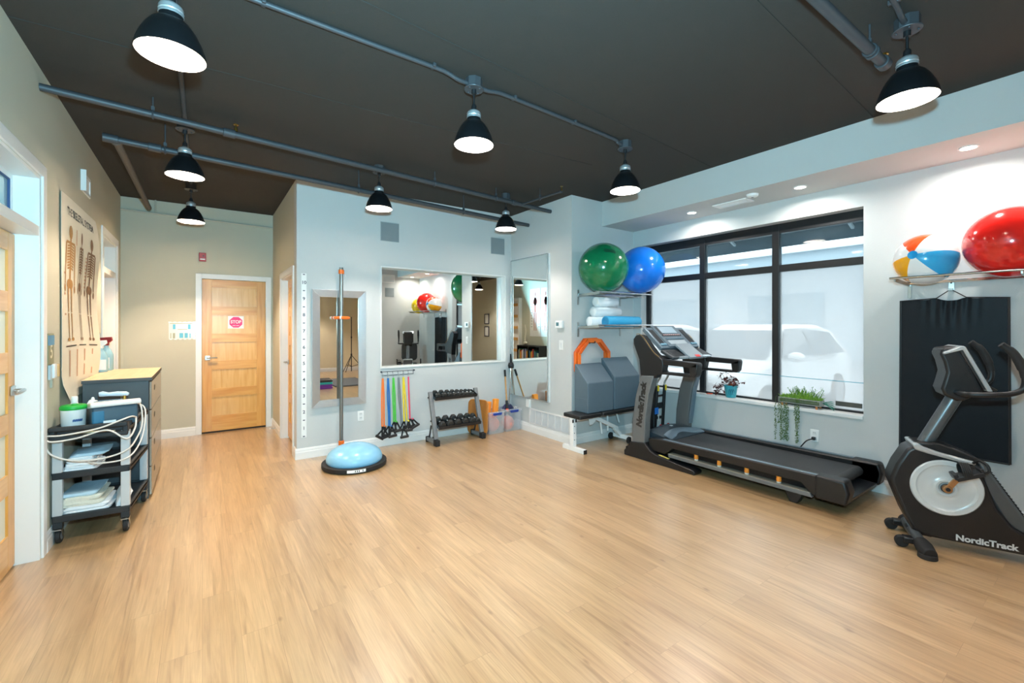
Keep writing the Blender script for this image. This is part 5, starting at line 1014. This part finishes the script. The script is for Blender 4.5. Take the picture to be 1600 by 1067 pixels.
for a,b in (((-.02,-.02),(.0,.02)),((.0,-.02),(.02,.02)),((-.022,.004),(.022,-.004))): em.beam((4.42-TX+a[0],3.07-TY+a[1],.3225),(4.42-TX+b[0],3.07-TY+b[1],.3225),.006,.002)
em.build('emblem', M_WHITE, tm, smooth=False)
MB().prism(Y((1.70,.10),(1.555,.10),(1.60,.0),(1.66,.0)), 'x', 4.02-TX, 4.10-TX).prism(Y((1.70,.10),(1.555,.10),(1.60,.0),(1.66,.0)), 'x', 4.735-TX, 4.82-TX).build('rear_foot', M_TMB, tm, bevel=.006)
# ------------------------------------------------------------------ recumbent bicycle, heading 24 degrees left of the wall line
bk = thing('exercise_bike', 'black recumbent exercise bike with white flywheel disc at the right edge', 'exercise bike', (4.0914,.6407,0), math.radians(24))
M_BKB = mat('bike_black','131416',.40,var=.08); M_BKG = mat('bike_grey','4d5356',.38,.3,var=.05); M_DISC = mat('flywheel_white','cdd3d4',.24,.1,var=.02); M_STRIP = mat('bike_silver','b3babd',.32,.4,var=.03)
body = [(.262,.668),(.30,.64),(.355,.53),(.385,.44),(.385,.40),(.355,.315),(.315,.20),(.272,.105),(.22,.075),(-.34,.062),(-.345,.15),(-.20,.225),(-.13,.33),(-.075,.50),(-.045,.585),(.03,.60),(.14,.63)]
bo_ = MB().prism(body, 'x', -.10, .10).build('flywheel_housing', M_BKB, bk, bevel=.022, seg=4)
for q in (-1,1):
    R = Matrix.Rotation(q*PI/2, 3, 'Y')
    MB().lathe([(0,.100),(.030,.1005),(.040,.112),(.052,.1135),(.062,.105),(.080,.1025),(.135,.1025),(.145,.107),(.150,.112),(.172,.112),(.178,.106),(.179,.098)], (0,.109,.417), 64, R, cap=False).build('flywheel_disc', M_DISC, bk, angle=40)
    MB().lathe([(.0,.1145),(.026,.1145),(.030,.112)], (0,.109,.417), 28, R, cap=False).build('hub_cap', M_BLACK, bk)
    c, s = (.0,1) if q < 0 else (0,-1)
    A = Vector((q*.128,.109,.417)); B = A+Vector((q*.012,-.075*(1 if q < 0 else -1),.125*(1 if q < 0 else -1)))
    cr = MB().beam(A, B, .03, .016, (1,0,0)).cyl(A-Vector((q*.02,0,0)),A+Vector((q*.014,0,0)),.024,n=20).cyl(B-Vector((q*.01,0,0)),B+Vector((q*.012,0,0)),.018,n=16).build('crank', mat('crank_bronze','b98e62',.28,.7,var=.04), bk, bevel=.003)
    MB().cyl(A+Vector((q*.014,0,0)),A+Vector((q*.018,0,0)),.012,n=16).build('crank_bolt', M_BLACK, cr)
    P = B+Vector((q*.065,0,0)); tl = Matrix.Rotation(math.radians(-24),3,'X'); pd = MB()
    pd.cbox(P, (.10,.135,.026), tl).cbox(P+tl@Vector((0,.062,.014)), (.085,.024,.036), tl).cbox(P+tl@Vector((0,-.065,.016)), (.09,.018,.036), tl); pd.build('pedal', M_BLACK, bk, bevel=.004)
    stp = [P+tl@Vector((-.047,.01,.0)),P+tl@Vector((-.046,.0,.045)),P+tl@Vector((0,-.01,.072)),P+tl@Vector((.046,.0,.045)),P+tl@Vector((.047,.01,0))]
    sb = MB()
    for k in (-.018,-.009,0,.009,.018): sb.tube([p+Vector((0,k,0)) for p in stp], .0055, 6, smooth=5)
    sb.tube([P+tl@Vector((q*.03,-.06,.0)),P+tl@Vector((q*.055,-.09,.015)),P+tl@Vector((q*.045,-.10,.05)),P+tl@Vector((0,-.085,.07)),P+tl@Vector((q*-.04,-.06,.05))], .007, 6, smooth=5)
    sb.build('toe_strap', M_RUBBER, bk)
MB().prism([(.278,.685),(.262,.645),(.20,.628),(.04,.593),(-.03,.585),(-.03,.605),(.04,.62),(.15,.646),(.215,.668),(.25,.69)], 'x', -.112, .112).build('silver_strip', M_STRIP, bk, bevel=.010)
MB().prism([(.25,.64),(.268,.69),(.13,.70),(.05,.67),(-.05,.625),(-.05,.60)], 'x', -.085, .085).build('top_cover', M_BKB, bk, bevel=.012)
MB().prism([(-.055,.60),(-.085,.58),(-.27,.262),(-.345,.22),(-.60,.205),(-.60,.16),(-.34,.16),(-.23,.19),(-.17,.24),(-.075,.44)], 'x', -.075, .075).build('step_through_beam', M_BKG, bk, bevel=.016)
rb = MB()
for k in range(20):
    t_ = k/19; rb.cbox((-.0,-.095-.185*t_,.575-.318*t_), (.12,.006,.006), Matrix.Rotation(.5,3,'X'))
rb.build('grip_ribs', M_BKB, bk, smooth=False)
text('lettering', 'NordicTrack', .052, mat('lettering_silver','c9ced0',.4), bk, (-.1005,-.075,.105), (0,-1,0), (0,0,1), .04, ext=.0012, sx=1.02)
MB().tube([(0,.205,.645),(0,.045,.995)], .041, 24).build('post', mat('post_grey','64686a',.3,.5,var=.04), bk); MB().tube([(0,.225,.60),(0,.195,.67)], .052, 24).build('post_collar', M_BKB, bk)
ch = MB().prism([(.115,1.02),(.13,1.06),(.115,1.12),(.105,1.17),(.118,1.24),(.135,1.285),(.128,1.325),(.05,1.338),(.03,1.34),(-.07,1.07),(-.06,1.045),(.02,.99),(.055,.985)], 'x', -.10, .10).build('console_housing', M_BKB, bk, bevel=.016, seg=3)
MB().prism([(.125,1.30),(.04,1.345),(.025,1.34),(-.10,1.06),(-.075,1.06),(.035,1.318),(.125,1.285)], 'x', -.13, .13).build('console_rim', M_STRIP, bk, bevel=.006)
MB().prism([(.05,1.315),(.028,1.325),(-.088,1.075),(-.06,1.07)], 'x', -.118, .118).build('console_face', M_BLACK, bk, bevel=.004)
MB().prism([(-.02,1.20),(-.035,1.21),(-.085,1.10),(-.13,1.07),(-.125,1.06),(-.075,1.065)], 'x', -.10, .10).build('book_rest', M_BKB, bk, bevel=.004)
MB().prism([(.005,1.33),(-.02,1.335),(-.07,1.23),(-.055,1.22)], 'x', .03, .10).build('tablet_ledge', M_BKB, bk, bevel=.004)
for q in (-1,1):
    h = MB().tube([(q*.04,.06,1.04),(q*.20,.045,1.045),(q*.235,-.03,1.05),(q*.235,-.13,1.062),(q*.235,-.185,1.09),(q*.235,-.20,1.13),(q*.235,-.20,1.175)], .0165, 14, smooth=6).build('handlebar', M_BKB, bk)
    MB().tube([(q*.235,-.20,1.165),(q*.235,-.185,1.23),(q*.235,-.15,1.31),(q*.235,-.10,1.36)], [.019,.023,.022,.018], 14, smooth=6).build('hand_grip', M_RUBBER, h)
# front stabiliser with transport wheels
MB().tube([(-.235,.245,.05),(-.12,.255,.07),(0,.26,.075),(.12,.255,.07),(.235,.245,.05)], [.034,.032,.034,.032,.034], 16).build('front_stabiliser', M_BKG, bk); MB().prism([(.29,.10),(.29,.06),(.16,.05),(.16,.10)], 'x', -.03, .03).build('front_bracket', M_BKB, bk, bevel=.005)
for q in (-1,1):
    fc = MB().tube([(q*.17,.248,.056),(q*.23,.24,.046),(q*.30,.228,.036)], [.040,.047,.036], 18).cyl((q*.265,.235,.0),(q*.265,.235,.03),.050,.048,24).build('foot_cap', M_RUBBER, bk, bevel=.004)
    MB().box(q*.15-.03,q*.15+.03,.27,.335,.035,.075).build('wheel_bracket', M_BKB, bk, bevel=.008); MB().cyl((q*.15-.018,.34,.036),(q*.15+.018,.34,.036),.036,n=24).build('transport_wheel', M_RUBBER, bk, bevel=.004)
# rear rail, seat and rear stabiliser
MB().box(-.045,.045,-1.05,-.30,.13,.20).build('rear_rail', M_BKG, bk, bevel=.008); MB().tube([(-.25,-1.02,.04),(.25,-1.02,.04)], .03, 14).box(-.04,.04,-1.05,-.99,.06,.14).build('rear_stabiliser', M_BKB, bk)
MB().box(-.05,.05,-.75,-.62,.20,.44).build('seat_post', M_BKB, bk, bevel=.008)
MB().prism(rrect(.40,.38,.08,6), 'z', .44, .52).build('seat', M_PAD, bk, bevel=.02, seg=3).location = (0,-.62,0)
bs = MB().prism(rrect(.40,.46,.09,6), 'y', -.035, .035).build('backrest', M_PAD, bk, bevel=.02, seg=3); bs.location = (0,-.86,.80); bs.rotation_euler = (math.radians(14),0,0)
MB().beam((0,-.70,.43),(0,-.90,.72),.06,.03).build('backrest_strut', M_BKB, bk)
for q in (-1,1): MB().tube([(q*.10,-.62,.42),(q*.26,-.62,.43),(q*.29,-.56,.50),(q*.29,-.46,.60),(q*.29,-.40,.63)], .016, 12, smooth=5).build('seat_handle', M_BKB, bk)
# ------------------------------------------------------------------ things behind the photographer, met only in the mirrors
grille('wall_vent', 'white framed vent high on the rear wall, seen in the big mirror', (4.02,YR,2.72), (-1,0,0), (0,0,1), .34, .22, 6, M_WHITE, mat('vent_grey','c5ccd0',.5))
t = thing('wall_speaker', 'square grey wall speaker on the rear wall, seen in the big mirror', 'speaker', (4.05,YR,2.36)); MB().box(-.12,.12,0,.006,-.12,.12).build('frame', mat('speaker_grey','9ba3a4',.6), t, smooth=False); MB().box(-.11,.11,.006,.009,-.11,.11).build('grille', mat('speaker_mesh','8f9799',.8), t, smooth=False)
sb = thing('wall_bars', 'white wall bars with wooden rungs, seen in the corner mirror', 'wall bars', (XL,-.72,0))
for y in (-.42,.42): MB().box(0.001,.12,y-.03,y+.03,0,2.35).build('side_post', M_TRIM, sb, smooth=False)
MB().box(.001,.01,-.39,.39,.05,2.35).build('back_panel', M_WHITE, sb, smooth=False); MB().box(.001,.10,-.39,.39,2.30,2.36).build('top_board', M_TRIM, sb, smooth=False)
for k in range(6): MB().box(.03,.10,-.39,.39,.30+.36*k,.39+.36*k).build('rung', M_DOORY, sb, bevel=.006)
bs = thing('bookshelf', 'black bookshelf full of books against the left wall, seen in the corner mirror', 'bookshelf', (XL,.42,0))
MB().box(.002,.30,-.55,.55,.86,.89).box(.002,.30,-.55,.55,0,.04).box(.002,.02,-.55,.55,.04,.86).box(.02,.30,-.55,-.525,.04,.86).box(.02,.30,.525,.55,.04,.86).box(.02,.295,-.012,.012,.04,.86).build('carcass', M_BLACK, bs, smooth=False); MB().box(.02,.29,-.525,-.012,.44,.46).box(.02,.29,.012,.525,.44,.46).build('shelf_board', M_BLACK, bs, smooth=False)
rnd = random.Random(11); bc = ['b5322e','2f5d8c','e4e2dc','4a8f6a','d8a23a','7b3f6e','3b3f46','c9c4ba','86b3cc','c2703a']; n = 0
for z in (.461,.041):
    for y0,y1 in ((-.095,.40),(.44,.935)):
        y = y0
        while y < y1-.055:
            w = rnd.uniform(.022,.05); hh = rnd.uniform(.22,.34); cidx = rnd.randrange(10)
            o = MB().box(.0,.22,0,w-.001,0,hh).build('book', mat('book_'+bc[cidx], bc[cidx], .5), None, smooth=False, bevel=.002); o.location = (XL+.05,y,z); n += 1
            nm = {'b5322e':'red','2f5d8c':'blue','e4e2dc':'white','4a8f6a':'green','d8a23a':'mustard','7b3f6e':'plum','3b3f46':'charcoal','c9c4ba':'beige','86b3cc':'pale blue','c2703a':'rust'}[bc[cidx]]
            tag(o, '%s book, number %d on the %s board, %s bay of the bookshelf' % (nm, int(round((y-y0)/.030))+1, 'middle' if z > .3 else 'bottom', 'left' if y0 < .2 else 'right'), 'book', 'books in the black bookshelf'); y += w
sp = thing('spine_model', 'upright spine model standing on the black bookshelf', 'model', (XL+.16,.12,.8905)); MB().lathe([(.06,0),(.06,.015),(.012,.02),(.01,.05)]).build('stand', M_BLACK, sp); v_ = MB()
for k in range(22): v_.sphere((.015*math.sin(k*.35),0,.06+.026*k), (.022+.008*(k < 6),.026+.01*(k < 6),.010), 12, 6)
v_.build('vertebrae', mat('bone_ivory','e6dfc9',.5), sp); MB().sphere((0,0,.07),(.05,.09,.04),20,10).build('pelvis', mat('bone_ivory','e6dfc9',.5), sp)
for i,(yc,lb) in enumerate(((.40,'left muscle figure poster above the bookshelf, seen in the corner mirror'),(.90,'right muscle figure poster above the bookshelf, seen in the corner mirror'))):
    t = thing('anatomy_poster', lb, 'poster', (XL,yc,1.88)); MB().box(.001,.003,-.26,.26,-.72,.72).build('paper', mat('poster_white','e9e8e6',.4), t, smooth=False)
    fn = lambda x, y: (.0036, -.26+.52*x, -.72+1.44*y); mus = []
    for cx, s in ((.5,1.),): mus += [ell(cx,.88,.055,.05), bar(cx,.82,cx,.50,.20,.15), ell(cx,.73,.17,.08), bar(cx-.15,.76,cx-.24,.45,.07,.04), bar(cx+.15,.76,cx+.24,.45,.07,.04), bar(cx-.07,.50,cx-.09,.12,.12,.05), bar(cx+.07,.50,cx+.09,.12,.12,.05)]
    print_on('muscle_figure', mus, fn, mat('muscle_red','a8544a',.6,var=.3,nscale=30), t); print_on('captions', [bar(.1,.2+.06*k,.24,.2+.06*k,.012) for k in range(10)]+[bar(.78,.2+.06*k,.92,.2+.06*k,.012) for k in range(10)], fn, mat('sheet_grey2','9a9a98',.6), t)
for k,(z0,lb,c) in enumerate(((0,'lowest purple exercise mat of the floor stack, seen in the framed mirror','7a3aa0'),(.052,'upper purple exercise mat of the floor stack, seen in the framed mirror','7a3aa0'),(.104,'teal exercise mat of the floor stack, seen in the framed mirror','36b7b4'),(.156,'dark folded mat on top of the floor stack, seen in the framed mirror','3b3733'))):
    o = MB().prism([(-.35,0),(.33,0),(.36,.012),(.36,.038),(.33,.05),(-.35,.05)], 'y', -.25, .25).build('exercise_mat', mat('mat_'+c, c, .7, bump=.2, bscale=100), None, bevel=.006); o.location = (2.17,-.55,z0); o.rotation_euler = (0,0,.1); tag(o, lb, 'exercise mat', 'stacked floor mats')
o = MB().box(-.45,.45,-.8,.8,0,.03).build('exercise_mat', mat('mat_slate','5d6164',.7), None, bevel=.008); o.location = (3.06,-1.25,0); tag(o, 'flat slate grey floor mat beside the mat stack, seen in the framed mirror', 'exercise mat')
tp = thing('tripod_stand', 'black tripod light stand on the floor behind, seen in the framed mirror', 'stand', (3.75,-3.3,0)); MB().cyl((0,0,.08),(0,0,1.75),.014).build('column', M_BLACKM, tp); MB().cyl((0,0,.55),(0,0,.62),.025).cyl((0,0,1.1),(0,0,1.15),.022).build('collars', M_BLACK, tp)
for k in range(3):
    a = 2*PI*k/3+.4; MB().tube([(0,0,.58),(.45*math.cos(a),.45*math.sin(a),.012)], .010, 10).tube([(0,0,.22),(.225*math.cos(a),.225*math.sin(a),.295)], .007, 8).build('leg', M_BLACKM, tp)
for z,lb in ((1.72,'upper dark framed certificate beyond the wall bars, seen in the big mirror'),(1.28,'lower dark framed certificate beyond the wall bars, seen in the big mirror')):
    t = thing('framed_certificate', lb, 'picture', (XL,-2.35,z)); fr_ = MB()
    for a,b,c,e in ((-.15,.15,.15,.18),(-.15,.15,-.18,-.15),(-.15,-.12,-.15,.15),(.12,.15,-.15,.15)): fr_.box(.0,.02,a,b,c,e)
    fr_.build('frame', mat('navy_frame','1f2a44',.4), t, smooth=False); MB().box(.0,.008,-.12,.12,-.15,.15).build('paper', M_WHITE, t, smooth=False)
# ------------------------------------------------------------------ outside the window
struct(MB().box(5.3,60,-40,40,-.30,-.12).build('street', mat('asphalt','8d9296',.9,var=.1), smooth=False))
bl = thing('building', 'long pale grey building across the parking lot', 'building', (24,8,-.12)); MB().box(0,8,-30,30,0,5.2).build('facade', mat('facade_grey','aab6bd',.8), bl, smooth=False); MB().box(-.3,8,-30,30,5.2,5.5).build('parapet', mat('parapet_white','dfe4e6',.7), bl, smooth=False)
wn = 0
for k in range(8): MB().box(-.05,.0,-26+6.6*k,-22.5+6.6*k,.9,3.2).build('shop_window', mat('shop_glass','7f97a3',.2), bl, smooth=False)
aw = thing('awning', 'dark teal awning over the outside of the window', 'awning', (5.15,2.6,2.88)); MB().prism([(0,.45),(0,.40),(1.15,-.22),(1.15,-.17)], 'y', -2.2, 2.2).prism([(1.12,-.17),(1.15,-.17),(1.15,-.36),(1.12,-.36)], 'y', -2.2, 2.2).build('canopy', mat('awning_teal','093646',.8), aw, smooth=False)
ab = MB()
for y in (-2.1,-.7,.7,2.1): ab.beam((0,y,.2),(1.12,y,-.25),.03,.03)
ab.build('awning_frame', mat('awning_steel','b9c6cc',.4), aw)
M_CARW = mat('car_white','eceff0',.25,var=.01,coat=.5); M_CARG = mat('car_glass','3c505b',.1,var=.02); M_TYRE = mat('tyre','2a2b2d',.8); M_RIM = mat('car_rim','9a9da0',.4,.5)
def make_car(label, x, y):
    """nose towards -x, local frame along x"""
    t = thing('car', label, 'car', (x,y,-.12), 0, 'white cars parked outside the window')
    side = [(-2.25,.35),(-2.28,.62),(-2.18,.82),(-1.35,1.00),(-1.15,1.03),(-.45,1.52),(-.10,1.62),(1.2,1.62),(1.75,1.50),(2.15,1.05),(2.25,.90),(2.25,.40),(2.1,.28),(-2.1,.28)]
    n = len(side); vs = []; W = [.86 if z < 1.05 else .86-.26*(z-1.05)/.57 for x_,z in side]
    for s in (-1,1): vs += [(px, s*w, pz) for (px,pz),w in zip(side, W)]
    MB().add(vs, [tuple(range(n)), tuple(range(n,2*n))[::-1]]+[(i,n+i,n+(i+1)%n,(i+1)%n) for i in range(n)]).build('body', M_CARW, t, bevel=.07, seg=3)
    MB().add([(-1.13,-.74,1.06),(-1.13,.74,1.06),(-.47,.585,1.50),(-.47,-.585,1.50)], [(0,1,2,3)]).build('windscreen', M_CARG, t, smooth=False).location = (-.015,0,.015)
    for s in (-1,1):
        g = MB().add([(-.92,s*.868,1.07),(.28,s*.868,1.07),(.28,s*.655,1.53),(-.35,s*.655,1.53)], [(0,1,2,3)]).add([(.36,s*.868,1.07),(1.75,s*.868,1.07),(1.5,s*.68,1.46),(.36,s*.655,1.53)], [(0,1,2,3)]).build('side_window', M_CARG, t, smooth=False); g.location = (0,s*.012,.01)
        MB().sphere((-.72,s*1.0,1.08),(.10,.13,.085),16,10).build('wing_mirror', M_CARW, t)
        for xx in (-1.4,1.45):
            w_ = MB().cyl((xx,s*.70,.34),(xx,s*.885,.34),.34,n=32).build('tyre', M_TYRE, t, bevel=.03); MB().cyl((xx,s*.88,.34),(xx,s*.892,.34),.22,n=24).build('wheel_rim', M_RIM, w_)
        MB().prism([(-2.27,.70),(-1.75,.86),(-1.80,.74),(-2.2,.62)], 'y', s*.60, s*.84).build('headlight', mat('headlight','b9c6cd',.1), t, bevel=.02)
    MB().box(-2.30,-2.2,-.45,.45,.45,.72).build('grille', M_TYRE, t, bevel=.02); return t
make_car('white car parked outside behind the middle of the window, its mirror visible', 8.6, 4.15); make_car('white car parked outside, only its flank showing at the right end of the window', 9.2, 1.15); make_car('white car parked outside behind the treadmill end of the window', 8.9, 7.1)
